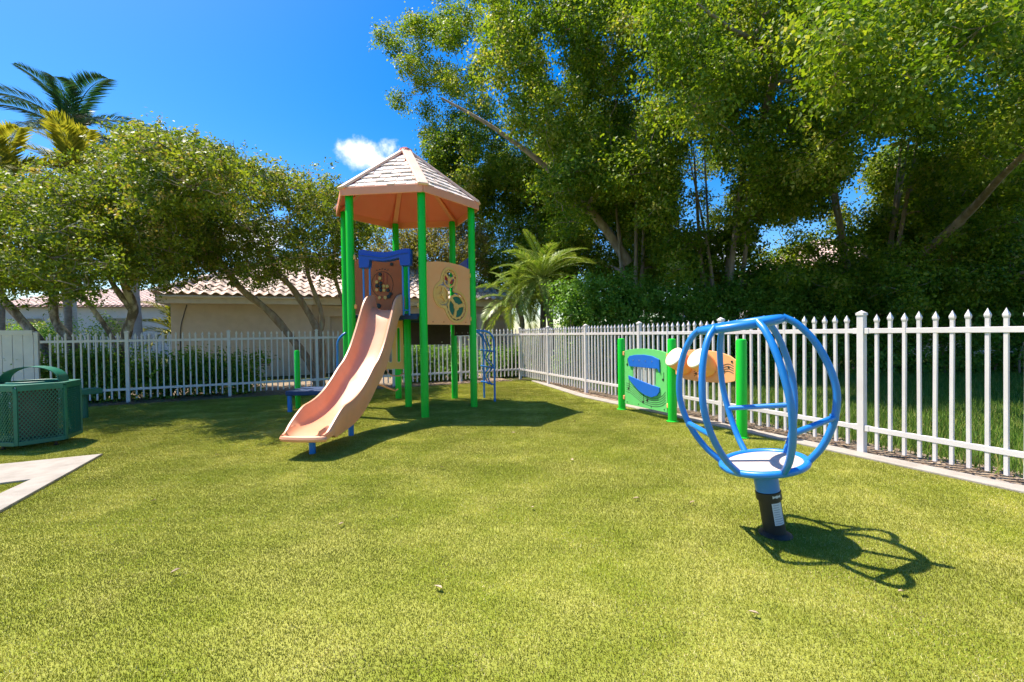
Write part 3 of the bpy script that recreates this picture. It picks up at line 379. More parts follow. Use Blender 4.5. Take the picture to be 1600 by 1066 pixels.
HEDGE = [(174,1302,35,51),(197,1247,133,55),(203,1270,173,56),(172,1249,225,57),(191,1282,33,61),(195,1291,140,48),(182,1261,183,43),(225,1279,233,65),(267,1282,49,59),(317,1288,134,58),(288,1299,179,46),(273,1276,223,57),(302,1321,65,64),(323,1306,114,53),(323,1274,202,56),(280,1290,234,65),(337,1282,71,50),(365,1302,101,57),(336,1287,204,58),(345,1340,255,61),(438,1321,65,56),(423,1306,116,54),(410,1327,171,65),(452,1323,238,61),(499,1321,20,61),(487,1321,114,53),(491,1352,179,45),(466,1344,208,63),(521,1339,57,49),(532,1363,108,59),(531,1349,202,59),(524,1335,238,65),(594,1332,30,49),(591,1344,131,59),(612,1345,171,57),(589,1362,213,53),(650,1359,73,63),(632,1315,114,55),(599,1345,200,50),(631,1322,233,43),(686,1316,41,64),(704,1363,110,48),(710,1344,196,66),(676,1316,241,56),(723,1362,61,62),(769,1363,119,46),(761,1314,169,49),(777,1316,249,61),(768,1350,28,48),(817,1312,129,57),(769,1339,185,55),(813,1335,240,55),(816,1317,45,64),(818,1354,123,65),(842,1359,171,54),(850,1314,217,63),(874,1360,43,50),(869,1309,102,43),(890,1321,188,65),(863,1364,234,47),(886,1352,32,54),(931,1310,97,51),(931,1321,203,43),(895,1331,230,60),(955,1326,52,45),(964,1297,136,57),(939,1303,197,63),(987,1322,215,66),(1009,1301,35,66),(992,1345,98,55),(997,1345,197,59),(1006,1327,208,51),(1069,1316,58,56),(1091,1320,99,66),(1110,1301,185,56),(1075,1320,226,46),(1134,1312,52,56),(1119,1316,123,61),(1122,1291,183,59),(1172,1284,235,63),(1183,1292,19,46),(1161,1277,137,54),(1179,1278,174,54),(1200,1263,231,44),(1273,1297,26,51),(1254,1261,112,55),(1225,1277,163,54),(1275,1253,224,58),(1275,1286,28,46),(1281,1265,140,61),(1231,1283,166,62),(1275,1301,214,62),(1286,1293,37,47),(1327,1258,123,47),(1318,1260,200,52),(1334,1269,203,46),(1375,1288,28,42),(1383,1261,120,53),(1382,1263,192,56),(1390,1234,224,52),(1429,1275,30,58),(1426,1260,125,63),(1434,1255,174,42),(1444,1270,230,65),(1472,1267,19,65),(1454,1266,88,62),(1470,1227,178,43),(1432,1270,231,44),(1507,1218,26,63),(1501,1219,129,57),(1533,1245,202,64),(1503,1241,232,64),(1556,1251,45,61),(1572,1206,119,63),(1595,1228,193,46),(1574,1257,237,49)]

# ------------------------------------------------------------------ setting: ground
def sheet(name, poly, z, mat, parent=None):
    b = MB(); loop = [(p[0], p[1]) for p in poly]
    tris = tessellate_polygon([[Vector((p[0], p[1], 0)) for p in loop]])
    f = []
    for t in tris:
        a, c, d = (loop[i] for i in t)
        f.append(tuple(t) if (c[0] - a[0]) * (d[1] - a[1]) - (c[1] - a[1]) * (d[0] - a[0]) > 0 else tuple(reversed(t)))
    b.add([(p[0], p[1], z) for p in loop], f)
    return b.build(name, mat, parent, smooth=0)
ground = tag(sheet('ground', [(-900, -900), (900, -900), (900, 900), (-900, 900)], -0.035, M['soil']), kind='structure')

CORNER = Vector((0.23, 13.28)); RD = Vector((0.3755, -0.9268)); BD = Vector((-0.9101, -0.4144))
# kerb inner edge, from the far corner to beyond the camera on the right
K0 = Vector((0.05, 12.75)); K1 = Vector((0.52, 12.45)); K2 = Vector((1.37, 9.30)); K3 = Vector((4.01, 3.53)); K4 = K3 + (K3 - K2) * 0.9
BACK = [CORNER + BD * t + Vector((0.16, -0.38)) for t in (0.4, 4.0, 8.0, 11.0, 16.0)]
TURF = [tuple(K1), tuple(K2), tuple(K3), tuple(K4), (9.0, -4.0), (-9.0, -4.0), (-16, 3.0)] + [tuple(p) for p in reversed(BACK)]
tag(sheet('turf', TURF, 0.0, M['turf_base']), kind='structure')
# planting bed behind and under the back fence
bed = [tuple(p) for p in BACK] + [tuple(p + Vector((-1.3, 3.0))) for p in reversed(BACK)]
tag(sheet('planting_bed', bed, -0.012, M['mulch']), kind='structure')
strip = [(0.5, 12.55), (1.42, 9.36), (4.06, 3.56), (6.7, -2.3), (7.4, -2.0), (4.75, 3.85), (2.3, 9.3), (1.5, 12.6)]
tag(sheet('soil_strip', strip, -0.010, M['mulch']), kind='structure')

def kerb(name, inner, width, z0, z1, label):
    b = MB()
    left = []; right = []
    for i, p in enumerate(inner):
        a = inner[max(0, i - 1)]; c = inner[min(len(inner) - 1, i + 1)]
        t = (c - a).normalized(); nrm = Vector((-t.y, t.x))
        left.append(p); right.append(p + nrm * width)
    v = []; f = []
    for p, q in zip(left, right):
        v += [(p.x, p.y, z0), (p.x, p.y, z1), (q.x, q.y, z1), (q.x, q.y, z0)]
    for i in range(len(inner) - 1):
        for k in range(4):
            f.append((i * 4 + k, i * 4 + (k + 1) % 4, i * 4 + 4 + (k + 1) % 4, i * 4 + 4 + k))
    f += [(3, 2, 1, 0), tuple((len(inner) - 1) * 4 + k for k in range(4))]
    b.add(v, f)
    return tag(b.build(name, M['concrete'], None, smooth=0, bevel=0.008), kind='structure')
line = []
for a, c, n in ((K1, K2, 5), (K2, K3, 9), (K3, K4, 6)):
    for i in range(n): line.append(a.lerp(c, i / n))
kerb('kerb', line, 0.20, -0.12, 0.022, None)
# concrete path and its border strip on the left
def slab(name, poly, z0, z1):
    b = MB(); b.plate([poly], z1 - z0, (0, 0, (z0 + z1) / 2), (1, 0, 0), (0, 1, 0))
    return tag(b.build(name, M['concrete'], None, smooth=0, bevel=0.006), kind='structure')
slab('path', [(-4.70, 5.14), (-5.45, 4.77), (-9.5, 2.75), (-9.5, 1.6), (-4.73, 4.13), (-4.545, 4.235)], -0.10, 0.020)
slab('path_border', [(-4.70, 5.145), (-4.538, 4.23), (-4.39, 3.83), (-2.9, 0.4), (-2.45, 0.6), (-3.95, 3.45)], -0.10, 0.026)

def in_poly(px, py, poly):
    c = np.zeros(px.shape, bool); n = len(poly)
    for i in range(n):
        x1, y1 = poly[i]; x2, y2 = poly[(i + 1) % n]
        if y1 == y2: continue
        c ^= ((y1 > py) != (y2 > py)) & (px < (x2 - x1) * (py - y1) / (y2 - y1) + x1)
    return c
SLABS = [[(-4.70, 5.14), (-5.45, 4.77), (-9.5, 2.75), (-9.5, 1.6), (-4.73, 4.13), (-4.545, 4.235)], [(-4.70, 5.145), (-4.538, 4.23), (-4.39, 3.83), (-2.9, 0.4), (-2.45, 0.6), (-3.95, 3.45)]]
PATHS = [[(-4.62, 5.24), (-5.45, 4.87), (-9.6, 2.85), (-9.6, 1.5), (-4.73, 4.03), (-4.5, 4.15)], [(-4.75, 5.2), (-4.62, 4.2), (-4.47, 3.80), (-3.0, 0.35), (-2.35, 0.6), (-3.85, 3.48)]]

def mesh_np(name, verts, nper, mat, parent=None, origin=None, rnd=None, extra=None):
    """mesh of N separate nper-gons from an (N*nper, 3) array"""
    me = bpy.data.meshes.new(name); o = bpy.data.objects.new(name, me); put(o, parent, origin)
    b = BASE[o.name]
    verts = np.asarray(verts, np.float32).reshape(-1, 3) - np.array([b.x, b.y, b.z], np.float32)
    nv = len(verts); nf = nv // nper
    ex = np.zeros((0, 3), np.float32) if extra is None else np.asarray(extra, np.float32)
    me.vertices.add(nv + len(ex)); me.vertices.foreach_set('co', np.concatenate([verts, ex]).ravel())
    me.loops.add(nv); me.loops.foreach_set('vertex_index', np.arange(nv, dtype=np.int32))
    me.polygons.add(nf)
    me.polygons.foreach_set('loop_start', np.arange(0, nv, nper, dtype=np.int32))
    me.update(calc_edges=True)
    if rnd is not None:
        at = me.attributes.new('rnd', 'FLOAT', 'FACE'); at.data.foreach_set('value', np.asarray(rnd, np.float32))
    me.materials.append(mat)
    return o

rng = np.random.default_rng(11)
def blades(n, x0, x1, y0, y1, hmin, hmax, w, lean, z=0.0, keep=None):
    x = rng.uniform(x0, x1, n); y = rng.uniform(y0, y1, n)
    if keep is not None:
        k = keep(x, y); x = x[k]; y = y[k]
    n = len(x); h = rng.uniform(hmin, hmax, n); a = rng.uniform(0, 2 * np.pi, n); ln = np.abs(rng.normal(0, lean, n)); la = rng.uniform(0, 2 * np.pi, n)
    dx = np.cos(a) * w / 2; dy = np.sin(a) * w / 2
    tx = np.cos(la) * np.sin(ln) * h; ty = np.sin(la) * np.sin(ln) * h; tz = np.cos(ln) * h
    zz = np.full(n, z) if np.isscalar(z) else z[:n]
    p = np.stack([np.stack([x - dx, y - dy, zz], 1), np.stack([x + dx, y + dy, zz], 1), np.stack([x + tx, y + ty, zz + tz], 1)], 1)
    return p.reshape(-1, 3), n

# turf fibres: one patch of blades, instanced over the turf by geometry nodes
PS = 0.25
pv, pn = blades(2100, -PS / 2, PS / 2, -PS / 2, PS / 2, 0.008, 0.017, 0.0036, 0.85, 0.0)
gx, gy = np.meshgrid(np.arange(-10.5, 5.6, PS), np.arange(0.9, 13.2, PS)); gx = gx.ravel(); gy = gy.ravel()
def shrunk(px, py):
    k = in_poly(px, py, TURF)
    for dx, dy in ((.15, .09), (.09, .15), (-.1, .13), (.13, -.05)): k &= in_poly(px + dx, py + dy, TURF)
    for P in PATHS:
        for dx, dy in ((0, 0), (.08, 0), (-.08, 0), (0, .08), (0, -.08)): k &= ~in_poly(px + dx, py + dy, P)
    return k & (np.abs(gx) < gy * 1.3 + 1.2)
kk = shrunk(gx, gy); pts = np.stack([gx[kk], gy[kk], np.zeros(kk.sum())], 1)
fib = mesh_np('turf_fibres', pv, 3, M['turf'], None, None, rng.random(pn) ** 1.3, extra=pts)
me = fib.data; nv = len(me.vertices)
fl = np.zeros(nv, bool); fl[len(pv):] = True
at = me.attributes.new('pt', 'BOOLEAN', 'POINT'); at.data.foreach_set('value', fl)
ro = np.zeros((nv, 3), np.float32); ro[len(pv):, 2] = rng.integers(0, 4, len(pts)) * (math.pi / 2)
at = me.attributes.new('rotv', 'FLOAT_VECTOR', 'POINT'); at.data.foreach_set('vector', ro.ravel())
ng = bpy.data.node_groups.new('scatter_turf', 'GeometryNodeTree')
ng.interface.new_socket('Geometry', in_out='INPUT', socket_type='NodeSocketGeometry')
ng.interface.new_socket('Geometry', in_out='OUTPUT', socket_type='NodeSocketGeometry')
gi = ng.nodes.new('NodeGroupInput'); go = ng.nodes.new('NodeGroupOutput')
na = ng.nodes.new('GeometryNodeInputNamedAttribute'); na.data_type = 'BOOLEAN'; na.inputs['Name'].default_value = 'pt'
nr = ng.nodes.new('GeometryNodeInputNamedAttribute'); nr.data_type = 'FLOAT_VECTOR'; nr.inputs['Name'].default_value = 'rotv'
sp = ng.nodes.new('GeometryNodeSeparateGeometry'); sp.domain = 'POINT'
iop = ng.nodes.new('GeometryNodeInstanceOnPoints')
bo = [s for s in na.outputs if s.enabled and s.name == 'Attribute'][0]
vo = [s for s in nr.outputs if s.enabled and s.name == 'Attribute'][0]
ng.links.new(gi.outputs[0], sp.inputs['Geometry']); ng.links.new(bo, sp.inputs['Selection'])
ng.links.new(sp.outputs['Selection'], iop.inputs['Points']); ng.links.new(sp.outputs['Inverted'], iop.inputs['Instance'])
ng.links.new(vo, iop.inputs['Rotation']); ng.links.new(iop.outputs[0], go.inputs[0])
md = fib.modifiers.new('scatter', 'NODES'); md.node_group = ng
tag(fib, 'yellowish green artificial turf fibres covering the play yard', 'turf', kind='stuff')

# edge cells of the turf: blades kept one by one inside the outline
edge = []
near_ = in_poly(gx, gy, TURF)
for dx, dy in ((.13, .13), (-.13, .13), (.13, -.13), (-.13, -.13)): near_ |= in_poly(gx + dx, gy + dy, TURF)
ek = near_ & ~kk & (np.abs(gx) < gy * 1.3 + 1.2)
def edge_keep(x, y):
    k = in_poly(x, y, TURF)
    for P in SLABS: k &= ~in_poly(x, y, P)
    return k
for x_, y_ in zip(gx[ek], gy[ek]):
    q, c_ = blades(2100 if y_ < 7 else 1100, x_ - PS / 2, x_ + PS / 2, y_ - PS / 2, y_ + PS / 2, 0.008, 0.017, 0.0036, 0.85, 0.0, edge_keep); edge.append(q)
edge = np.concatenate(edge)
tag(mesh_np('turf_edge_fibres', edge, 3, M['turf'], None, None, rng.random(len(edge) // 3) ** 1.3), 'artificial turf fibres along the kerb and path edges', 'turf', kind='stuff')

# lawn beyond the right fence
def lawn_keep(x, y):
    off = (x - CORNER.x) * 0.927 + (y - CORNER.y) * 0.375
    return (off > 0.32) & (x < y * 1.25 + 1.6) & (rng.random(len(x)) < np.clip((off - 0.2) * 1.6, 0.12, 1))
lv, ln_ = blades(230000, 0.8, 17, 2.2, 13.4, 0.06, 0.15, 0.013, 0.5, -0.02, lawn_keep)
tag(mesh_np('lawn_grass', lv, 3, M['grass'], None, None, rng.random(ln_) ** 1.4), 'long green lawn grass beyond the right picket fence', 'grass', kind='stuff')

def flakes(n, poly_pts, spread, size, z=0.0):
    """flat fallen leaves scattered about a poly-line"""
    P = [np.array(p) for p in poly_pts]; seg = rng.integers(0, len(P) - 1, n); t = rng.random(n)
    A = np.array([P[i] for i in seg]); B = np.array([P[i + 1] for i in seg]); c = A + (B - A) * t[:, None] + rng.normal(0, spread, (n, 2))
    a = rng.uniform(0, 2 * np.pi, n); l = rng.uniform(.5, 1.2, n) * size; w = l * rng.uniform(.35, .6, n)
    d = np.stack([np.cos(a), np.sin(a)], 1); e = np.stack([-d[:, 1], d[:, 0]], 1)
    zz = z + rng.uniform(0.004, 0.02, n); tz = rng.uniform(-.3, .3, (n, 2))
    def pt(u, v): return np.concatenate([c + d * (u * l)[:, None] + e * (v * w)[:, None], (zz + tz[:, 0] * u * l * .5 + np.abs(tz[:, 1] * v * w))[:, None]], 1)
    one = np.ones(n)
    p = np.stack([pt(-.5 * one, 0 * one), pt(0 * one, -.5 * one), pt(.5 * one, 0 * one), pt(0 * one, .5 * one)], 1)
    return p.reshape(-1, 3), n
fv, fn = flakes(5200, [tuple(p + Vector((-0.05, 0.15))) for p in BACK], 0.20, 0.06)
tag(mesh_np('leaf_litter', fv, 4, M['litter'], None, None, rng.random(fn)), 'brown dry leaf litter along the foot of the back fence', 'leaf litter', kind='stuff')
fv, fn = flakes(3200, [(0.9, 12.4), (1.72, 9.42), (4.36, 3.70), (5.2, 1.8)], 0.13, 0.05)
tag(mesh_np('leaf_litter', fv, 4, M['litter'], None, None, rng.random(fn)), 'dry leaf litter between the concrete kerb and right picket fence', 'leaf litter', kind='stuff')

# ------------------------------------------------------------------ picket fences
def picket_mesh():
    b = MB(); h = 0.0135
    b.box((0, 0, 0.735), (0.027, 0.027, 1.31))
    c = [(h, 1.385), (0.0185, 1.402), (0.0195, 1.418), (0.0, 1.475)]
    v = []; f = []
    for r, z in c[:3]: v += [(-r, -r, z), (r, -r, z), (r, r, z), (-r, r, z)]
    v.append((0, 0, 1.475))
    for i in range(2):
        for k in range(4): f.append((i * 4 + k, i * 4 + (k + 1) % 4, i * 4 + 4 + (k + 1) % 4, i * 4 + 4 + k))
    for k in range(4): f.append((8 + k, 8 + (k + 1) % 4, 12))
    f.append((3, 2, 1, 0)); b.add(v, f)
    me = bpy.data.meshes.new('picket'); me.from_pydata(b.v, [], b.f); me.materials.append(M['vinyl']); return me
def post_mesh():
    b = MB(); b.box((0, 0, 0.72), (0.062, 0.062, 1.48)); b.box((0, 0, 1.473), (0.076, 0.076, 0.026))
    r = 0.034; b.add([(-r, -r, 1.486), (r, -r, 1.486), (r, r, 1.486), (-r, r, 1.486), (0, 0, 1.512)], [(0, 1, 4), (1, 2, 4), (2, 3, 4), (3, 0, 4)])
    me = bpy.data.meshes.new('fence_post'); me.from_pydata(b.v, [], b.f); me.materials.append(M['vinyl']); return me
PICKET = picket_mesh(); POST = post_mesh()
def fence(label, start, direction, spacing, k0, k1, group, skip_first=False, last=None):
    rz = math.atan2(direction.y, direction.x)
    root = empty('picket_fence', (start.x, start.y, 0), label, 'fence', group)
    for k in range(k0, k1 + 1):
        p = start + direction * spacing * k
        if not (k == k0 and skip_first): share('fence_post', POST, root, (p.x, p.y, 0), rz)
        if k < k1:
            q = start + direction * spacing * (k + 1)
            for z, hh in ((1.295, 0.05), (0.275, 0.05)):
                b = MB(); a3 = Vector((p.x, p.y, z)); b3 = Vector((q.x, q.y, z)); d = (b3 - a3).normalized() * 0.031
                b.bar(a3 + d, b3 - d, 0.036, hh); b.build('rail', M['vinyl'], root, smooth=0, bevel=0.003)
                for e3, sg in ((a3, 1), (b3, -1)):
                    bb = MB(); bb.box(e3 + d * sg * 1.75, (0.044, 0.044, 0.06), rz); bb.build('rail_bracket', M['vinyl'], root, smooth=0, bevel=0.003)
            for i in range(14):
                t = 0.142 + i * (spacing - 0.284) / 13
                w = p + direction * t
                share('picket', PICKET, root, (w.x + random.uniform(-.003, .003), w.y + random.uniform(-.003, .003), random.uniform(-0.008, 0.008)), rot=(random.uniform(-.006, .006), random.uniform(-.006, .006), rz + random.uniform(-.04, .04)))
    return root
random.seed(3)
fence('white picket fence along the right side beside the kerb', CORNER, RD, 1.84, 0, 6, 'white picket fences')
fence('white picket fence across the back in front of the house', CORNER, BD, 1.83, 0, 5, 'white picket fences', skip_first=True)
# remaining short bay of the back fence and the solid board panel at its left end
E0 = CORNER + BD * (1.83 * 5); rz = math.atan2(BD.y, BD.x)
root = empty('picket_fence', (E0.x, E0.y, 0), 'short bay of white picket fence behind the green mesh bin', 'fence', 'white picket fences')
for z in (1.295, 0.275):
    b = MB(); a3 = Vector((E0.x, E0.y, z)); b3 = a3 + Vector((BD.x, BD.y, 0)) * 1.36; b.bar(a3 + Vector((BD.x, BD.y, 0)) * 0.031, b3, 0.036, 0.05); b.build('rail', M['vinyl'], root, smooth=0, bevel=0.003)
for i in range(10):
    w = E0 + BD * (0.15 + i * 0.118); share('picket', PICKET, root, (w.x, w.y, 0), rz)
P0 = E0 + BD * 1.41
root = empty('privacy_panel', (P0.x, P0.y, 0), 'solid white vinyl board panel at the left end of fence', 'fence panel')
share('fence_post', POST, root, (P0.x, P0.y, 0.0), rz)
bm_ = MB(); bm_.box((0, 0, 0.74), (0.142, 0.022, 1.42)); bme = bpy.data.meshes.new('board'); bme.from_pydata(bm_.v, [], bm_.f); bme.materials.append(M['vinyl'])
for i in range(16):
    w = P0 + BD * (0.12 + i * 0.15); share('board', bme, root, (w.x, w.y, 0), rz)
for z in (1.485, 0.08):
    b = MB(); a3 = Vector((P0.x, P0.y, z)) + Vector((BD.x, BD.y, 0)) * 0.05; b.bar(a3, a3 + Vector((BD.x, BD.y, 0)) * 2.4, 0.055, 0.09); b.build('rail', M['vinyl'], root, smooth=0, bevel=0.004)
# far fence on the left, seen past the house
FA = Vector((-13.2, 16.5)); FD = Vector((-0.93, 0.36)).normalized()
FD2 = Vector((-0.985, -0.17)).normalized()
fence('distant white picket fence left of the house', Vector((-11.9, 17.2)), FD2, 1.84, 0, 4, 'white picket fences')

# ------------------------------------------------------------------ houses
HU = Vector((0.915, 0.403, 0)); HN = Vector((-0.403, 0.915, 0)); HA = Vector((-11.05, 14.0, 0))
def hp(t, d, z): return HA + HU * t + HN * d + Vector((0, 0, z))
house = empty('house', hp(5, 3, 0), 'beige stucco house with barrel tile roof behind the back fence', 'house')
def wall_box(t0, t1, d0, d1, z0, z1, name, mat, parent):
    b = MB(); b.box(hp((t0 + t1) / 2, (d0 + d1) / 2, (z0 + z1) / 2), (t1 - t0, d1 - d0, z1 - z0), math.atan2(HU.y, HU.x)); return b.build(name, mat, parent, smooth=0, bevel=0.01)
w1 = wall_box(0.30, 4.45, 0.40, 7.6, -0.1, 2.48, 'wall', M['stucco'], house)
w2 = wall_box(4.452, 12.4, 0.95, 7.6, -0.1, 2.48, 'wall', M['stucco'], house)
wall_box(4.46, 5.05, 0.72, 0.95, -0.1, 2.30, 'pilaster', M['stucco'], house)
wall_box(4.455, 12.4, 0.70, 0.948, 2.06, 2.47, 'wall_band', M['stucco'], house)
wall_box(0.0, 4.50, 0.03, 0.10, 2.44, 2.70, 'fascia', M['trim'], house)
wall_box(4.502, 12.6, 0.30, 0.36, 2.46, 2.72, 'fascia', M['trim'], house)
wall_box(0.0, 0.06, 0.102, 7.9, 2.44, 2.70, 'fascia', M['trim'], house)
wall_box(0.06, 12.6, 0.362, 7.9, 2.49, 2.55, 'soffit', M['trim'], house)
for t in (10.9, 12.2):
    b = MB(); b.lathe([(0.17, 0), (0.17, 2.0), (0.20, 2.02), (0.20, 2.06), (0.25, 2.12), (0.25, 2.2)], hp(t, 0.55, -0.05), seg=20); b.build('porch_column', M['trim'], house)
b = MB(); b.tube(smooth_path([hp(0.75, 0.36, 2.42), hp(0.66, 0.375, 2.1), hp(0.55, 0.375, 1.5), hp(0.55, 0.375, 0.1)], 5), 0.012, 6); b.build('cable', M['black'], house)
b = MB(); b.box(hp(4.75, 0.66, 1.98), (0.14, 0.10, 0.24), math.atan2(HU.y, HU.x)); b.build('wall_lamp', M['trim'], house, smooth=0, bevel=0.02)
vent = wall_box(2.62, 3.12, 0.375, 0.399, 0.32, 0.62, 'wall_vent', M['trim'], house)
for i in range(5):
    wall_box(2.65, 3.09, 0.352, 0.374, 0.352 + i * 0.052, 0.378 + i * 0.052, 'vent_slat', M['dark_brown'], vent)
b = MB(); b.tube([hp(0.02, -0.02, 2.66), hp(4.48, -0.02, 2.66)], 0.045, 8); b.build('gutter', M['trim'], house)
# roof body: hip
EZ = 2.72; PIT = math.tan(R(27))
t0, t1, d0, d1 = -0.05, 12.7, -0.05, 8.0; run = (d1 - d0) / 2; rise = run * PIT
b = MB()
v = [hp(t0, d0, EZ), hp(t1, d0, EZ), hp(t1, d1, EZ), hp(t0, d1, EZ), hp(t0 + run, d0 + run, EZ + rise), hp(t1 - run, d0 + run, EZ + rise)]
b.add(v, [(0, 1, 5, 4), (1, 2, 5), (2, 3, 4, 5), (3, 0, 4), (3, 2, 1, 0)])
roof = b.build('roof', M['tile'], house, smooth=0)
TW, TL = 0.30, 0.36
def tile_geo():
    n = 9; v = []; f = []
    for row, (yy, zz) in enumerate(((-0.03, 0.045), (TL + 0.02, 0.012))):
        for lay in (0, -0.022):
            for i in range(n):
                x = -TW / 2 + TW * i / (n - 1); s = 0.042 * math.cos(2 * math.pi * (i / (n - 1)) - 0.6)
                v.append((x, yy, zz + s + lay))
    for i in range(n - 1):
        f.append((i, i + 1, 2 * n + i + 1, 2 * n + i)); f.append((n + i, n + i + 1, i + 1, i)); f.append((3 * n + i, 3 * n + i + 1, n + i + 1, n + i))
    return v, f
tv, tf = tile_geo()
tme = bpy.data.meshes.new('roof_tile'); tme.from_pydata(tv, [], tf); tme.materials.append(M['tile'])
tme.polygons.foreach_set('use_smooth', [True] * len(tme.polygons)); tme.set_sharp_from_angle(angle=R(50))
slope_len = run / math.cos(R(27))
rows = int(slope_len / TL); front = []
for r in range(rows):
    dd = d0 + r * TL * math.cos(R(27)); inset = (r + 0.4) * TL * math.cos(R(27))
    n = int((t1 - t0 - 2 * inset) / TW)
    for c in range(n):
        t = t0 + inset + (c + 0.5) * (t1 - t0 - 2 * inset) / n
        front.append((r, hp(t, dd, EZ + (dd - d0) * PIT + 0.02)))
qf = Matrix((HU, (HN * math.cos(R(27)) + Vector((0, 0, math.sin(R(27))))), HU.cross(HN * math.cos(R(27)) + Vector((0, 0, math.sin(R(27))))))).transposed()
ef = qf.to_euler()
random.seed(8)
near = [p for p in front if p[0] < 7][:296]; chosen = set(id(p) for p in near)
for p in near:
    share('roof_tile', tme, roof, p[1] + Vector((0, 0, random.uniform(-0.008, 0.008))), rot=(ef.x + random.uniform(-.02, .02), ef.y, ef.z + random.uniform(-.02, .02)))
b = MB()
for p in front:
    if id(p) in chosen: continue
    b.add([qf @ Vector(q) + p[1] for q in tv], tf)
qs = Matrix((-HN, (HU * math.cos(R(27)) + Vector((0, 0, math.sin(R(27))))), (-HN).cross(HU * math.cos(R(27)) + Vector((0, 0, math.sin(R(27))))))).transposed()
for r in range(rows):
    tt = t0 + r * TL * math.cos(R(27)); inset = (r + 0.4) * TL * math.cos(R(27)); n = int((d1 - d0 - 2 * inset) / TW)
    for c in range(n):
        d = d0 + inset + (c + 0.5) * (d1 - d0 - 2 * inset) / n
        b.add([qs @ Vector(q) + hp(tt, d, EZ + (tt - t0) * PIT + 0.02) for q in tv], tf)
tag(b.build('roof_tiles', M['tile'], roof), kind='stuff')
for a, c in ((v[0], v[4]), (v[4], v[5]), (v[5], v[1])):
    L_ = (c - a).length; n = int(L_ / 0.38)
    for i in range(n):
        p = a.lerp(c, i / n); q = a.lerp(c, (i + 1.1) / n); s = (q - p).normalized().cross(Vector((0, 0, 1))).normalized(); u = s.cross((q - p).normalized())
        b = MB(); vv = []; ff = []
        for P_, dz in ((p, 0.09), (q, 0.06)):
            for k in range(7):
                an = math.pi * k / 6; vv.append(P_ + s * math.cos(an) * 0.12 + u * (math.sin(an) * 0.09 + dz))
        for k in range(6): ff.append((k, k + 1, 7 + k + 1, 7 + k))
        ff.append(tuple(range(6, -1, -1))); b.add(vv, ff); b.build('ridge_tile', M['tile'], roof)

def simple_house(name, label, c, w, d, wall_h, rise, rz, wall_m, roof_m, windows):
    root = empty(name, (c[0], c[1], 0), label, 'house')
    q = Matrix.Rotation(rz, 3, 'Z'); C_ = Vector((c[0], c[1], 0))
    b = MB(); b.box(C_ + Vector((0, 0, wall_h / 2)), (w, d, wall_h), rz); b.build('wall', wall_m, root, smooth=0)
    ov = 0.5; x = w / 2 + ov; y = d / 2 + ov; rx = max(0.2, x - y)
    top = wall_h + 0.02
    P = [Vector(p) for p in ((-x, -y, top), (x, -y, top), (x, y, top), (-x, y, top), (-rx, 0, top + rise), (rx, 0, top + rise))]
    b = MB(); b.add([q @ p + C_ for p in P], [(0, 1, 5, 4), (1, 2, 5), (2, 3, 4, 5), (3, 0, 4), (3, 2, 1, 0)])
    rf = b.build('roof', roof_m, root, smooth=0)
    # barrel courses on the slope that faces the playground
    b = MB(); nrow = int(math.hypot(y, rise) / 0.4); ncol = int(2 * x / 0.34)
    for r in range(nrow):
        f0, f1 = r / nrow, (r + 1.05) / nrow
        for k in range(ncol):
            xx = -x + (k + 0.5) * 2 * x / ncol; lim = x - (x - rx) * f1
            if abs(xx) > lim: continue
            vv = []
            for fr, lift in ((f0, 0.10), (f1, 0.06)):
                for j in range(5):
                    an = math.pi * j / 4; vv.append(q @ Vector((xx - math.cos(an) * 0.15, -y + y * fr, top + rise * fr + lift + math.sin(an) * 0.07)) + C_)
            b.add(vv, [(j, j + 1, 5 + j + 1, 5 + j) for j in range(4)] + [(0, 1, 2, 3, 4)])
    tag(b.build('roof_tiles', roof_m, rf), kind='stuff')
    for (wx, wz, ww, wh) in windows:
        b = MB(); b.box(q @ Vector((wx, -d / 2 - 0.03, wz)) + C_, (ww, 0.08, wh), rz); fr = b.build('window', M['trim'], root, smooth=0)
        b = MB(); b.box(q @ Vector((wx, -d / 2 - 0.075, wz)) + C_, (ww - 0.14, 0.02, wh - 0.14), rz); b.build('pane', M['window'], fr, smooth=0)
    return root
simple_house('house', 'pinkish house with pale tile roof glimpsed behind the big right trees', (21.0, 25.5), 19, 11, 3.3, 3.0, R(-6), M['stucco_pale'], M['tile_pink'], [(-6, 1.6, 1.6, 1.3), (0, 1.6, 1.6, 1.3)])
simple_house('house', 'distant pale house at far left behind the gnarled trees', (-30.5, 36), 13, 9, 3.6, 1.6, R(14), M['stucco_pale'], M['tile_pink'], [(-3.5, 2.2, 1.5, 1.4), (1.5, 2.2, 1.5, 1.4)])
simple_house('house', 'far white house left of the grey palm trunk', (-43, 33), 12, 9, 3.4, 2.2, R(20), M['stucco_pale'], M['tile_pink'], [(2.5, 1.8, 1.5, 1.3)])

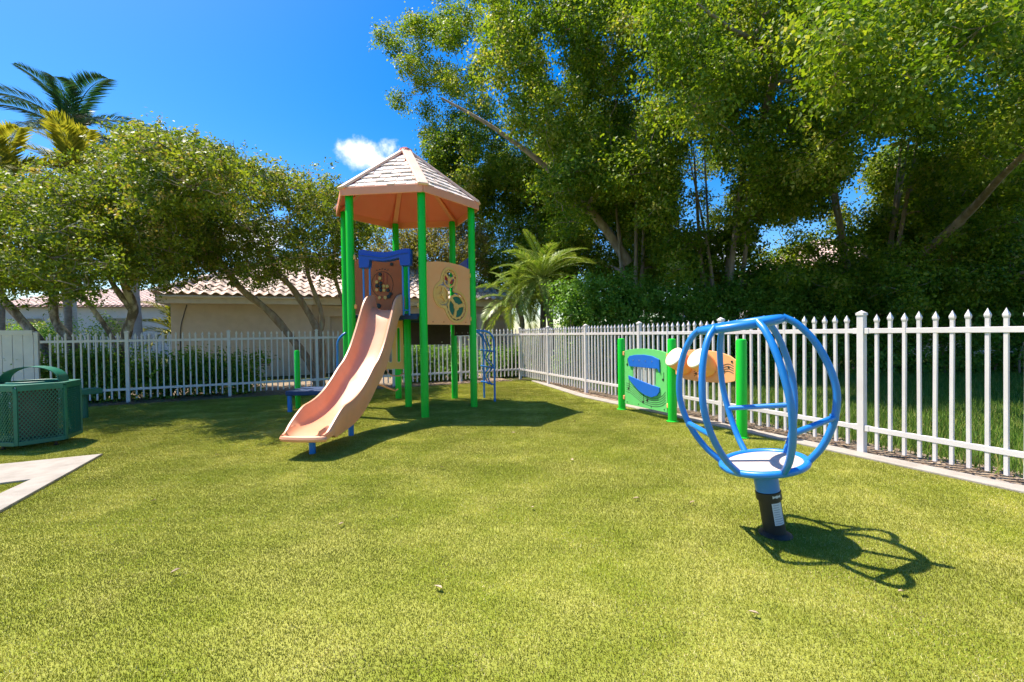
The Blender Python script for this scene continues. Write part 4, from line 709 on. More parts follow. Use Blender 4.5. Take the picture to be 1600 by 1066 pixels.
# ------------------------------------------------------------------ trees and plants
def leaf_cloud(blobs, per_m2, llen, lwid, squash=0.8, cl=0.16, per_cl=22, droop=0.25, seed=1, shell=(0.45, 1.05), rag=0.18):
    """leaf quads in small clusters spread through ellipsoid clumps; returns vertices, count"""
    g = np.random.default_rng(seed); out = []
    for (x, y, z, r) in blobs:
        c = np.array([x, y, z]); ncl = max(6, int(per_m2 * 4 * math.pi * r * r / per_cl))
        d = g.normal(size=(ncl, 3)); d /= np.linalg.norm(d, axis=1)[:, None]
        rad = r * (g.uniform(shell[0] ** 2, shell[1] ** 2, ncl)) ** 0.5 * (1 + rag * g.normal(size=ncl))
        cc = c + d * rad[:, None] * np.array([1, 1, squash])
        n = ncl * per_cl
        ci = np.repeat(np.arange(ncl), per_cl)
        cs = cl * g.uniform(0.6, 1.3, ncl)
        p = cc[ci] + g.normal(size=(n, 3)) * cs[ci][:, None] * np.array([1, 1, 0.75])
        nrm = d[ci] * 0.55 + np.array([0, 0, 0.55]) + g.normal(size=(n, 3)) * 0.55
        nrm /= np.linalg.norm(nrm, axis=1)[:, None]
        t = g.normal(size=(n, 3)) + d[ci] * 0.7 - np.array([0, 0, droop * 2])
        t -= nrm * (t * nrm).sum(1)[:, None]; t /= np.linalg.norm(t, axis=1)[:, None] + 1e-9
        s = np.cross(nrm, t); L = llen * g.uniform(0.65, 1.25, n); W = lwid * g.uniform(0.7, 1.2, n)
        q = np.stack([p - t * L[:, None] * 0.5, p + s * W[:, None] * 0.5 - t * L[:, None] * 0.05, p + t * L[:, None] * 0.5 - nrm * L[:, None] * 0.1, p - s * W[:, None] * 0.5 - t * L[:, None] * 0.05], 1)
        out.append((q, np.clip(np.repeat(g.normal(0.16, 0.2, ncl), per_cl) + g.random(n) * 0.6 + g.normal(0, .09), 0, 1)))
    q = np.concatenate([o[0] for o in out]); rn = np.concatenate([o[1] for o in out])
    return q.reshape(-1, 3), rn
def cm(bl): return [(a / 100, b / 100, c / 100, d / 100) for a, b, c, d in bl]
def limb_path(a, b, wob, n=5, sag=0.0):
    a = Vector(a); b = Vector(b); pts = []
    for i in range(n + 1):
        t = i / n; k = math.sin(math.pi * t) * wob
        pts.append(a.lerp(b, t) + Vector((random.uniform(-k, k), random.uniform(-k, k), random.uniform(-k, k) * 0.6 + sag * math.sin(math.pi * t))))
    return smooth_path(pts, 3)
def taper(pts, r0_, r1_): return [r0_ + (r1_ - r0_) * i / (len(pts) - 1) for i in range(len(pts))]
def limbs_to_blobs(mb, nodes, blobs, r0_, frac=1.0, wob=0.12, minr=0.008):
    """grow a branch to each clump from the closest existing node"""
    nodes = [(Vector(p), r) for p, r in nodes]
    for b in sorted(blobs, key=lambda q: min((Vector(q[:3]) - nd[0]).length for nd in nodes)):
        if random.random() > frac: continue
        c = Vector(b[:3]); best = min(nodes, key=lambda nd: (nd[0] - c).length + (0.6 * max(0, nd[0].z - c.z)))
        L = (best[0] - c).length
        p = limb_path(best[0], c, wob * min(L, 2.0), 4, 0.05 * L); ra = min(best[1] * 0.72, r0_); rb = max(minr, ra * 0.45)
        mb.tube(p, taper(p, ra, rb), 6)
        nodes.append((p[len(p) // 2], (ra + rb) / 2)); nodes.append((c, rb))
        for k in range(3):
            e = c + Vector((random.uniform(-1, 1), random.uniform(-1, 1), random.uniform(-.5, .9))).normalized() * b[3] * 0.95
            p = limb_path(c, e, 0.06, 3); mb.tube(p, taper(p, rb * 0.7, 0.004), 4)

def gnarled_tree(label, base, trunks, blobs, bark, leafmat, llen, lwid, per_m2, seed, limb_r=0.055, squash=0.75):
    random.seed(seed); root = empty('tree', base, label, 'tree', 'trees behind the back fence')
    tb = MB(); nodes = []
    for path, ra, rb in trunks:
        p = smooth_path(path, 5); rad = taper(p, ra, rb); rad = [q * (1 + 0.1 * math.sin(i * 1.7 + seed)) for i, q in enumerate(rad)]
        if len(p) and (p[0] - Vector(base)).length < 0.4: rad[0] *= 1.5; rad[1] *= 1.2
        tb.tube(p, rad, 10); nodes += [(q, r) for q, r in list(zip(p, rad))[len(p) // 2:]]
    trunk = tb.build('trunk', bark, root, smooth=60)
    br = MB(); limbs_to_blobs(br, nodes, blobs, limb_r, minr=0.012); tag(br.build('branches', bark, root, smooth=60), kind='stuff')
    q, rn = leaf_cloud(blobs, per_m2, llen, lwid, squash, cl=0.078, per_cl=26, seed=seed, shell=(0.6, 1.1), rag=0.27)
    mesh_np('crown', q, 4, leafmat, root, None, rn)
    return root
A_ = cm(LEFT_A); B_ = cm(LEFT_B); C_ = cm(LEFT_C)
gnarled_tree('multi-trunk tree with leaning brown trunks in front of the beige house', (-5.14, 11.9, 0),
    [([(-5.14, 11.9, -0.05), (-5.2, 11.88, 0.35), (-5.42, 11.8, 0.82), (-6.15, 11.6, 1.90), (-6.84, 11.4, 2.58), (-7.25, 11.2, 3.3)], 0.13, 0.065),
     ([(-5.10, 11.92, -0.05), (-5.02, 11.9, 0.7), (-5.09, 11.9, 1.42), (-5.66, 11.8, 2.52), (-6.15, 11.8, 3.1), (-6.3, 11.7, 3.9)], 0.12, 0.05),
     ([(-5.08, 11.9, 1.30), (-5.02, 11.95, 1.9), (-5.38, 12.0, 2.96), (-5.5, 12.1, 3.8)], 0.075, 0.04),
     ([(-4.15, 12.25, -0.05), (-4.2, 12.2, 0.9), (-4.40, 12.2, 1.76), (-4.8, 12.2, 3.15), (-4.6, 12.1, 3.9)], 0.075, 0.04),
     ([(-4.3, 12.2, 1.45), (-4.1, 12.2, 2.2), (-4.0, 12.1, 3.2)], 0.05, 0.03)], A_, M['bark_brown'], M['leaf_left'], 0.074, 0.044, 250, 21)
gnarled_tree('gnarled tree with crooked grey trunk beside the left fence', (-8.93, 10.2, 0),
    [([(-8.93, 10.2, -0.05), (-8.82, 10.15, 0.7), (-8.62, 10.1, 1.47), (-8.36, 10.0, 2.05), (-8.48, 9.9, 2.55), (-8.3, 9.7, 3.3)], 0.12, 0.06),
     ([(-8.42, 9.98, 2.0), (-8.75, 9.9, 2.6), (-8.85, 9.7, 3.3)], 0.065, 0.04)], B_, M['bark_grey'], M['leaf_left'], 0.070, 0.042, 255, 22)
gnarled_tree('leftmost gnarled tree with twisted leaning mottled trunks above the bin', (-9.56, 10.1, 0),
    [([(-9.50, 10.1, -0.05), (-9.56, 10.05, 0.6), (-9.70, 10.0, 1.2), (-10.0, 9.9, 1.75), (-9.95, 9.8, 2.4), (-9.9, 9.6, 3.1)], 0.115, 0.06),
     ([(-9.35, 9.98, -0.05), (-9.69, 9.9, 0.40), (-10.31, 9.7, 1.50), (-10.75, 9.5, 2.3), (-11.0, 9.3, 3.0)], 0.12, 0.055),
     ([(-8.99, 10.18, 0.6), (-8.97, 10.2, 1.19), (-9.2, 10.0, 1.91), (-9.49, 9.8, 2.43), (-10.03, 9.6, 2.62), (-10.5, 9.4, 3.0)], 0.06, 0.03)], C_, M['bark_grey'], M['leaf_left'], 0.068, 0.040, 255, 23)

# pale tree behind the house roof
random.seed(31); D_ = cm(BACK_D)
root = empty('tree', (-3.2, 20.5, 0), 'pale yellowish tree showing between the tower posts behind the house', 'tree')
tb = MB(); p = smooth_path([(-3.2, 20.5, -0.05), (-3.1, 20.4, 1.6), (-3.2, 20.2, 3.2), (-3.1, 20.1, 4.2)], 5); tb.tube(p, taper(p, 0.16, 0.08), 10); tb.build('trunk', M['bark_brown'], root, smooth=60)
br = MB(); limbs_to_blobs(br, [(q, 0.09) for q in p[-6:]], D_, 0.05); tag(br.build('branches', M['bark_brown'], root, smooth=60), kind='stuff')
q, rn = leaf_cloud(D_, 120, 0.10, 0.06, 0.85, cl=0.18, per_cl=18, seed=31); mesh_np('crown', q, 4, M['leaf_pale'], root, None, rn)

# the big right-hand trees
FL = ['big leafy tree furthest left of the right-hand grove, crown against the sky', 'tall tree behind the small palm with a long leaning limb', 'multi-stemmed tree in the middle of the grove behind the music panel',
      'multi-stemmed tree with dark upright trunks at right of the grove', 'nearest right-hand tree with large bright leaves hanging into the frame']
for ti, ((tx, ty), blobs) in enumerate(FICUS):
    random.seed(40 + ti); blobs = cm(blobs)
    root = empty('tree', (tx, ty, 0), FL[ti], 'tree', 'big trees behind the right fence')
    tb = MB(); nodes = []
    stems = 6 if ti in (2, 3) else 4
    for s in range(stems):
        a = 2 * math.pi * s / stems + random.random(); sp_ = 0.32 if stems > 4 else 0.16
        bx, by = tx + math.cos(a) * sp_, ty + math.sin(a) * sp_
        hgt = random.uniform(6.0, 8.5); fan = random.uniform(0.5, 1.7) if stems > 4 else random.uniform(.3, 1.1)
        p = smooth_path([(bx, by, -0.05), (bx + math.cos(a) * 0.1 * fan, by + math.sin(a) * 0.1 * fan, 1.6), (bx + math.cos(a) * 0.35 * fan + random.uniform(-.2, .2), by + math.sin(a) * 0.35 * fan, 3.4), (bx + math.cos(a) * fan, by + math.sin(a) * fan, hgt)], 6)
        ra = random.uniform(0.12, 0.2); rad = taper(p, ra, ra * 0.12); rad[0] *= 1.4
        tb.tube(p, rad, 9); nodes += list(zip(p, rad))[9:]
    if ti == 1:
        p = smooth_path([(3.9, 15.0, 3.6), (3.1, 14.8, 4.7), (2.22, 14.5, 5.6), (0.89, 14.3, 6.78), (-0.59, 14.0, 7.75), (-2.05, 14.0, 8.6)], 5); rad = taper(p, 0.17, 0.03); tb.tube(p, rad, 9); nodes += list(zip(p, rad))[8:]
    if ti == 2:
        p = smooth_path([(7.2, 13.6, 5.2), (6.9, 12.4, 6.9), (6.44, 11, 7.85), (4.87, 10, 7.95), (4.0, 9.6, 8.2)], 5); rad = taper(p, 0.14, 0.02); tb.tube(p, rad, 9); nodes += list(zip(p, rad))[8:]
    if ti == 3:
        p = smooth_path([(11.0, 13.2, 2.6), (10.92, 11, 3.9), (10.24, 9.5, 4.4), (9.76, 8.5, 4.7), (9.4, 7.8, 5.4)], 5); rad = taper(p, 0.12, 0.02); tb.tube(p, rad, 9); nodes += list(zip(p, rad))[6:]
    tb.build('trunk', M['bark_ficus'], root, smooth=60)
    br = MB(); limbs_to_blobs(br, nodes, blobs, 0.085, wob=0.1, minr=0.012); tag(br.build('branches', M['bark_ficus'], root, smooth=60), kind='stuff')
    qs_, rs_ = [], []
    for far, ll, lw, pm in ((0, 0.095, 0.058, 270), (1, 0.11, 0.07, 215), (2, 0.16, 0.10, 70)):
        sel = []
        for b_ in blobs:
            top = b_[2] > 1.32 + b_[1] * 0.80
            if (2 if top else (1 if b_[1] > 12.5 else 0)) == far: sel.append(b_)
        if not sel: continue
        q, rn = leaf_cloud(sel, pm, ll, lw, 0.9, cl=0.15, per_cl=28, droop=0.5, seed=50 + ti * 3 + far); qs_.append(q); rs_.append(rn)
    mesh_np('crown', np.concatenate(qs_), 4, M['leaf_ficus'], root, None, np.concatenate(rs_))

# hedge beyond the lawn
H_ = cm(HEDGE); root = empty('hedge', (8, 13, 0), 'dense dark green hedge beneath the big trees beyond the lawn', 'hedge')
q, rn = leaf_cloud(H_, 330, 0.10, 0.06, 0.95, cl=0.11, per_cl=22, seed=70, shell=(0.85, 1.05)); mesh_np('foliage', q, 4, M['leaf_hedge'], root, None, rn)
random.seed(71); tb = MB()
for h in H_[::3]:
    p = limb_path((h[0], h[1], -0.05), (h[0] + random.uniform(-.3, .3), h[1] + random.uniform(-.2, .2), 1.9), 0.08, 4); tb.tube(p, taper(p, 0.03, 0.01), 5)
tag(tb.build('stems', M['bark_ficus'], root), kind='stuff')
# shrubs behind the back fence
random.seed(80)
def shrub(label, t0_, t1_, off, h, seed, mat='leaf_hedge', r=(.26, .4), group=None):
    bl = []; n = int((t1_ - t0_) / 0.22)
    for i in range(n):
        t = t0_ + (t1_ - t0_) * (i + random.random()) / n; w = CORNER + BD * t + Vector((-0.45, 0.9)) * off
        for z in (0.22, h * 0.5, h * 0.85):
            bl.append((w.x + random.uniform(-.2, .2), w.y + random.uniform(-.2, .2), z + random.uniform(-.08, .12), random.uniform(*r)))
    c = CORNER + BD * ((t0_ + t1_) / 2) + Vector((-0.45, 0.9)) * off
    root = empty('shrub', (c.x, c.y, 0), label, 'shrub', group)
    q, rn = leaf_cloud(bl, 480, 0.07, 0.042, 0.9, cl=0.10, per_cl=18, seed=seed, shell=(.5, 1.05)); mesh_np('foliage', q, 4, M[mat], root, None, rn)
    tb = MB()
    for b_ in bl[::2]:
        p = limb_path((b_[0], b_[1], -0.03), (b_[0], b_[1], h * 0.7), 0.06, 3); tb.tube(p, taper(p, 0.015, 0.006), 5)
    tag(tb.build('stems', M['bark_grey'], root), kind='stuff')
shrub('low dark shrub behind the back fence in front of house wall', 7.0, 9.1, 0.6, 0.82, 81)
shrub('clipped dark hedge shrub behind the fence under the gnarled trees', 9.2, 12.0, 0.65, 0.95, 82)
shrub('low green shrub behind the fence beneath the play tower deck', 1.2, 3.3, 0.9, 0.85, 83)
shrub('loose shrub under the small palm at the fence corner', -1.6, 0.6, 1.1, 0.7, 84)

def frond_mesh(name, L, droop, nleaf, ll, lw, mat, vee=0.5, seed=1, fwd=0.9, width_pow=0.6):
    """one pinnate leaf: arched rachis with two rows of leaflets; base at origin, growing along +X"""
    g = random.Random(seed); b = MB(); pts = []
    for i in range(13):
        t = i / 12; a = droop[0] + (droop[1] - droop[0]) * t
        if i == 0: p = Vector((0, 0, 0))
        else: p = pts[-1] + Vector((math.cos(a), 0, math.sin(a))) * L / 12
        pts.append(p)
    b.tube(pts, taper(pts, 0.016 * L / 1.6, 0.003), 5)
    rn = [0.8] * len(b.f)
    for i in range(nleaf):
        t = 0.10 + 0.9 * (i + 0.5) / nleaf; k = t * 12; j = min(11, int(k)); p = pts[j].lerp(pts[j + 1], k - j)
        tan = (pts[j + 1] - pts[j]).normalized(); up = Vector((0, 1, 0)).cross(tan) * -1
        l = ll * (math.sin(math.pi * min(1, 0.12 + t * 0.88)) ** width_pow) * g.uniform(.85, 1.1)
        for sd in (-1, 1):
            d = (Vector((0, sd, 0)) * 1.0 + tan * (fwd + g.uniform(-.1, .1)) + up * (vee + g.uniform(-.1, .1))).normalized()
            w = d.cross(up).normalized() * lw
            mid = p + d * l * 0.5; tip = p + d * l - Vector((0, 0, l * g.uniform(.15, .32)))
            b.add([p, mid + w * .5, tip, mid - w * .5], [(0, 1, 2, 3)]); rn.append(g.random())
    me = bpy.data.meshes.new(name); me.from_pydata(b.v, [], b.f); me.materials.append(mat)
    at = me.attributes.new('rnd', 'FLOAT', 'FACE'); at.data.foreach_set('value', rn)
    return me
def palm(name, label, base, path, r0_, r1_, trunk_mat, meshes, n, el, seed, shaft=None, group=None, rise=0.12):
    random.seed(seed); root = empty(name, base, label, 'palm', group)
    p = smooth_path(path, 8); rad = taper(p, r0_, r1_); rad = [q * (1 + 0.05 * (i % 2)) for i, q in enumerate(rad)]; rad[0] *= 1.35
    b = MB(); b.tube(p, rad, 12); b.build('trunk', trunk_mat, root, smooth=60)
    top = p[-1]
    if shaft:
        b = MB(); b.lathe([(r1_ * 1.15, -0.1), (r1_ * 1.2, 0.3), (r1_ * 0.8, shaft), (r1_ * 0.4, shaft + 0.25)], top, seg=12); b.build('crownshaft', M['frond_royal'], root); top = top + Vector((0, 0, shaft))
    for i in range(n):
        f = i / max(1, n - 1); az = i * 2.39996 + random.uniform(-.25, .25); e = el[0] + (el[1] - el[0]) * f + random.uniform(-.12, .12)
        sc_ = random.uniform(.85, 1.1)
        share('frond', meshes[i % len(meshes)], root, top + Vector((0, 0, random.uniform(0, rise))), rot=(random.uniform(-.2, .2), -e, az), scale=(sc_, sc_, sc_))
    return root
fm = [frond_mesh('frond', 1.95, (0.35, -1.1), 58, 0.40, 0.026, M['frond'], 0.35, s) for s in (1, 2)] + [frond_mesh('frond', 1.8, (0.35, -0.6), 56, 0.38, 0.026, M['frond'], 0.4, 3)]
palm('palm', 'bushy small date palm behind the fence corner, pale arching fronds', (1.22, 14.9, 0), [(1.25, 14.9, -0.05), (1.33, 14.9, 1.0), (1.22, 14.9, 2.0), (1.0, 14.95, 2.95)], 0.085, 0.10, M['palm_trunk'], fm, 44, (-0.7, 1.25), 91, group='small date palms')
palm('palm', 'shorter date palm tucked left of the bushy one at the fence corner', (0.3, 15.6, 0), [(0.25, 15.6, -0.05), (0.30, 15.6, 0.9), (0.36, 15.6, 1.7), (0.2, 15.6, 2.35)], 0.08, 0.09, M['palm_trunk'], fm, 16, (-0.6, 0.9), 92, group='small date palms')
rm = [frond_mesh('frond', 4.3, (0.45, -1.05), 110, 1.1, 0.06, M['frond_royal'], 0.35, s, fwd=0.8) for s in (5, 6)]
palm('royal_palm', 'tall royal palm rising above the left trees against blue sky', (-24.4, 25, 0), [(-24.4, 25, -0.1), (-24.4, 25, 4), (-24.2, 25, 8), (-24.1, 25, 11.2)], 0.30, 0.19, M['royal_trunk'], rm, 16, (-0.25, 1.15), 93, shaft=1.3, group='tall royal palms')
palm('royal_palm', 'smooth grey palm trunk left of the house, its crown hidden by leaves', (-15.0, 18.0, 0), [(-15.0, 18, -0.1), (-15.02, 18, 2), (-15.05, 18, 3.4), (-15.05, 18, 4.6)], 0.26, 0.15, M['royal_trunk'], [rm[0]], 9, (-0.2, 0.6), 94, shaft=0.5, group='tall royal palms')
ym = [frond_mesh('frond', 2.3, (0.55, -0.8), 40, 0.85, 0.075, M['frond_yellow'], 0.5, s, fwd=1.1) for s in (7, 8)]
palm('palm', 'yellow-green palm just below the royal palm crown', (-16.3, 16.6, 0), [(-16.3, 16.6, -0.1), (-16.3, 16.6, 2), (-16.2, 16.6, 4.6), (-15.9, 16.6, 7.1)], 0.12, 0.09, M['palm_trunk'], ym, 16, (-0.2, 1.3), 95, group='yellow-green palms')
palm('palm', 'yellow-green palm at the left picture edge above the leaves', (-17.2, 15.2, 0), [(-17.2, 15.2, -0.1), (-17.2, 15.2, 2), (-17.1, 15.2, 4.4), (-16.9, 15.2, 6.3)], 0.12, 0.09, M['palm_trunk'], ym, 14, (-0.2, 1.2), 96, group='yellow-green palms')
palm('palm', 'low green palm beyond the far fence beside the house corner', (-15.4, 21.0, 0), [(-15.4, 21, -0.1), (-15.4, 21, 0.7), (-15.4, 21, 1.3)], 0.10, 0.09, M['palm_trunk'], ym, 16, (-0.1, 1.3), 97)
palm('palm', 'slim reddish palm trunk beyond the far fence on the left', (-23.2, 23.0, 0), [(-22.6, 23, -0.1), (-22.6, 23, 2), (-22.7, 23, 4), (-22.8, 23, 5)], 0.15, 0.12, M['bark_brown'], ym, 12, (-0.1, 1.2), 98)
def bush(label, c, r, seed, mat):
    root = empty('shrub', (c[0], c[1], 0), label, 'shrub'); random.seed(seed)
    bl = [(c[0] + random.uniform(-r, r), c[1] + random.uniform(-r, r) * .6, random.uniform(.3, c[2]), random.uniform(.4, .7)) for _ in range(14)]
    q, rn = leaf_cloud(bl, 120, 0.10, 0.06, 0.9, cl=0.18, per_cl=18, seed=seed); mesh_np('foliage', q, 4, M[mat], root, None, rn)
    tb = MB()
    for b_ in bl: tb.tube([(b_[0] * .5 + c[0] * .5, b_[1] * .5 + c[1] * .5, -.03), b_[:3]], [.03, .01], 5)
    tag(tb.build('stems', M['bark_brown'], root), kind='stuff')
bush('rounded green bush beyond the far fence at left', (-19.0, 21.5, 1.9), 1.6, 101, 'leaf_ficus')
bush('grey-green bush in front of the distant pale house', (-21.5, 20.5, 2.2), 1.5, 102, 'leaf_hedge')
bush('yellowish bush beyond the far fence near the reddish palm trunk', (-25.5, 24.0, 2.0), 1.8, 103, 'leaf_left')

# ------------------------------------------------------------------ play tower
TC = Vector((-1.90, 8.32, 0)); HR = 1.2
def hexv(i, r=HR, z=0.0):
    a = R(-66 + 60 * i); return TC + Vector((math.cos(a) * r, math.sin(a) * r, z))
pF, pR, pBR, pBL, pL, pLF = (hexv(i) for i in range(6))
tower = empty('play_tower', TC, 'green-posted play tower with orange slide and hexagonal shingled roof', 'play structure')
def post(parent, p, h, r, mat, name='post', cap=0.02):
    b = MB(); b.lathe([(r, -0.06), (r, h - cap), (r * 0.9, h - cap * 0.3), (r * 0.5, h)], (p[0], p[1], 0), seg=24); return b.build(name, mat, parent, smooth=35)
for p in (pF, pR, pBR, pBL, pL, pLF):
    o = post(tower, p, 3.64, 0.0635, M['green_post'])
pI = Vector((-1.93, 8.33, 0)); post(tower, pI, 2.62, 0.0635, M['green_post'], 'inner_post')
# deck
DZ = 1.67
b = MB(); b.plate([[(v.x - TC.x, v.y - TC.y) for v in (hexv(i, 1.13) for i in range(6))]], 0.05, TC + Vector((0, 0, DZ - 0.025)), (1, 0, 0), (0, 1, 0))
deck = b.build('deck', M['blue_dark'], tower, smooth=0, bevel=0.006)
for i in range(6):
    a, c = hexv(i, 1.14, DZ - 0.05), hexv(i + 1, 1.14, DZ - 0.05)
    b = MB(); b.bar(a.lerp(c, 0.07), c.lerp(a, 0.07), 0.022, 0.085); b.build('deck_edge', M['blue_dark'], deck, smooth=0, bevel=0.003)
# roof
EZ_, AZ = 3.68, 4.72; ER = 1.33
b = MB(); ring = [hexv(i, ER, EZ_) for i in range(6)]; top_ = [hexv(i, 0.03, AZ - 0.055) for i in range(6)]
ri = [hexv(i, ER - 0.03, EZ_ - 0.02) for i in range(6)]; ti_ = [hexv(i, 0.02, AZ - 0.10) for i in range(6)]
v = ring + top_; f = []
for i in range(6):
    j = (i + 1) % 6
    f.append((i, j, 6 + j, 6 + i))
f.append(tuple(range(6, 12)))
b.add(v, f); roof = b.build('roof', M['roof'], tower, smooth=0)
b = MB(); b.lathe([(0.13, AZ - 0.05), (0.115, AZ + 0.0), (0.06, AZ + 0.025), (0.0, AZ + 0.03)], (TC.x, TC.y, 0), seg=6); b.build('roof_cap', M['roof'], roof, smooth=30)
for i in range(6):
    a, c = hexv(i, ER + 0.012), hexv(i + 1, ER + 0.012)
    b = MB(); b.bar(a.lerp(c, 0.004) + Vector((0, 0, EZ_ - 0.055)), c.lerp(a, 0.004) + Vector((0, 0, EZ_ - 0.055)), 0.028, 0.135); b.build('fascia', M['roof_trim'], roof, smooth=0, bevel=0.012)
    a, c = hexv(i, ER + 0.03, EZ_ + 0.0), hexv(i, 0.06, AZ - 0.03)
    b = MB(); b.bar(a, c, 0.17, 0.045); b.build('ridge_cap', M['ridge'], roof, smooth=0, bevel=0.012)
    a, c = hexv(i, ER - 0.09, EZ_ - 0.03), hexv(i, 0.1, AZ - 0.08)
    b = MB(); b.bar(a, c, 0.09, 0.03); b.build('rafter', M['roof_trim'], roof, smooth=0, bevel=0.008)
random.seed(12)
for i in range(6):
    e0, e1 = hexv(i, ER, EZ_), hexv(i + 1, ER, EZ_); ap = Vector((TC.x, TC.y, AZ)); mid = (e0 + e1) / 2
    U = (e1 - e0).normalized(); Vv = (ap - mid); SL = Vv.length; Vv.normalize(); Nn = U.cross(Vv); half = (e1 - e0).length / 2
    nr_ = 9; rh = (SL - 0.12) / nr_
    for r in range(nr_):
        s0 = r * rh + 0.004; s1 = s0 + rh * 1.12
        w0 = half * (1 - s0 / SL) - 0.075; w1 = half * (1 - s1 / SL) - 0.075
        if w0 < 0.07: continue
        x = -w0 - (r % 2) * 0.085 - random.uniform(0, .03)
        while x < w0:
            wd = random.uniform(0.13, 0.20); a, c = max(x, -w0), min(x + wd, w0); x += wd
            if c - a < 0.035: continue
            sd = s0 - random.uniform(-0.01, 0.022) if r else s0
            at_, ct = max(a, -w1), min(c, w1)
            if ct - at_ < 0.004: at_ = ct = (max(-w1, min(w1, (a + c) / 2)))
            th = random.uniform(0.020, 0.036); gp_ = 0.006
            def P(u, s, n): return mid + U * u + Vv * s + Nn * n
            vv = [P(a + gp_, sd, 0.002), P(c - gp_, sd, 0.002), P(ct - gp_ * .5, s1, 0.002), P(at_ + gp_ * .5, s1, 0.002), P(a + gp_, sd, th), P(c - gp_, sd, th), P(ct - gp_ * .5, s1, 0.005), P(at_ + gp_ * .5, s1, 0.005)]
            b = MB(); b.add(vv, [(4, 5, 6, 7), (0, 1, 5, 4), (1, 2, 6, 5), (2, 3, 7, 6), (3, 0, 4, 7)]); b.build('shingle', M['shingle'], roof, smooth=0)

# slide
SD = Vector((-0.1045, -0.9945, 0)); SRt = Vector((0.9945, -0.1045, 0)); S0 = (pF + pLF) / 2
prof = smooth_path([(d, 0, z) for d, z in ((-0.08, 1.735), (0.10, 1.73), (0.24, 1.64), (0.46, 1.33), (0.70, 1.02), (0.92, 0.82), (1.12, 0.70), (1.32, 0.56), (1.55, 0.43), (1.8, 0.345), (2.1, 0.30), (2.34, 0.272), (2.46, 0.247))], 5)
b = MB(); v = []; f = []; NP = 0; n = len(prof)
for i, q in enumerate(prof):
    t = (prof[min(n - 1, i + 1)] - prof[max(0, i - 1)]).normalized()
    up = Vector((0, 0, 1)) * 0.45 + (SD * (-t.z) + Vector((0, 0, t.x))) * 0.55
    c = S0 + SD * q.x + Vector((0, 0, q.z)); d = q.x
    h = 0.235 - 0.03 * min(1, max(0, d) / 1.0)
    if d > 1.98: h *= max(0.10, 1 - ((d - 1.98) / 0.44) ** 1.4)
    wv = 0.90 - 0.06 * max(0, (d - 2.32) / 0.14)
    sk = 0.09 if d < 2.3 else 0.05
    hl = h
    sec = [(-.295, -sk), (-.305, h * .4), (-.302, hl - .022), (-.288, hl), (-.262, hl), (-.248, hl - .02), (-.222, .06), (-.195, .018), (-.13, -.004), (0, -.012), (.13, -.004), (.195, .018), (.222, .06), (.248, h - .02), (.262, h), (.288, h), (.302, h - .022), (.305, h * .4), (.295, -sk), (.24, -sk), (.20, -.05), (-.20, -.05), (-.24, -sk)]
    NP = len(sec)
    for (x, y) in sec: v.append(c + SRt * x * wv + up * y)
for i in range(n - 1):
    for k in range(NP):
        j = (k + 1) % NP; f.append((i * NP + j, i * NP + k, (i + 1) * NP + k, (i + 1) * NP + j))
f.append(tuple(range(NP))); f.append(tuple((n - 1) * NP + k for k in range(NP - 1, -1, -1)))
b.add(v, f); slide = b.build('slide', M['slide'], tower, smooth=45)
for x, y, h in ((-2.27, 5.07, 0.21), (-2.15, 5.96, 0.40)):
    b = MB(); b.lathe([(0.036, -0.05), (0.036, h)], (x, y, 0), seg=16); b.build('slide_leg', M['blue'], slide)
# deep rounded end lip
lip = [S0 + SD * (2.44 + 0.045 * math.cos(a)) + SRt * (0.245 * math.sin(a)) + Vector((0, 0, 0.222)) for a in [(-math.pi / 2) + math.pi * k / 12 for k in range(13)]]
b = MB(); b.tube(lip, 0.034, 8); b.build('end_lip', M['slide'], slide)

# slide hood with blue bars
HO = S0 + SD * 0.02 - SRt * 0.425
b = MB(); b.plate([[(0, 2.41), (.165, 2.41), (.18, 2.535), (.30, 2.515), (.42, 2.505), (.54, 2.52), (.665, 2.555), (.685, 2.425), (.85, 2.425), (.855, 2.69), (.77, 2.70), (.60, 2.665), (.42, 2.65), (.24, 2.665), (.08, 2.70), (-.005, 2.695)]], 0.13, HO, SRt)
hood = b.build('slide_hood', M['blue_plastic'], tower, smooth=30, bevel=0.018)
b = MB(); b.tube(smooth_path([HO + SRt * x - SRt.cross(Vector((0, 0, 1))) * -0.066 + Vector((0, 0, z)) for x, z in ((.03, 2.62), (.2, 2.60), (.42, 2.565), (.64, 2.61), (.82, 2.63))], 5), 0.014, 8); b.build('hood_rib', M['blue_plastic'], hood)
for x in (.05, .155, .705, .805):
    b = MB(); p = HO + SRt * x; b.tube([(p.x, p.y, 1.64), (p.x, p.y, 2.45)], 0.0155, 10); b.build('guard_bar', M['blue'], hood)
for xa, xb in ((.05, .155), (.705, .805)):
    b = MB(); b.tube([HO + SRt * xa + Vector((0, 0, 1.72)), HO + SRt * xb + Vector((0, 0, 1.72))], 0.012, 8); b.build('guard_rail', M['blue'], hood)
for p, q, zs in ((pLF, SRt, (2.60, 1.80)), (pF, -SRt, (2.62, 1.80)), (pR, (pF - pR).normalized(), (2.38, 1.6)), (pF, (pR - pF).normalized(), (2.38, 1.6)), (pL, (pI - pL).normalized(), (2.5, 1.85))):
    for z in zs:
        b = MB(); c = p + q * 0.072 + Vector((0, 0, z)); b.box(c, (0.045, 0.045, 0.075), math.atan2(q.y, q.x)); b.build('clamp', M['tan_yellow'], tower, smooth=0, bevel=0.012)

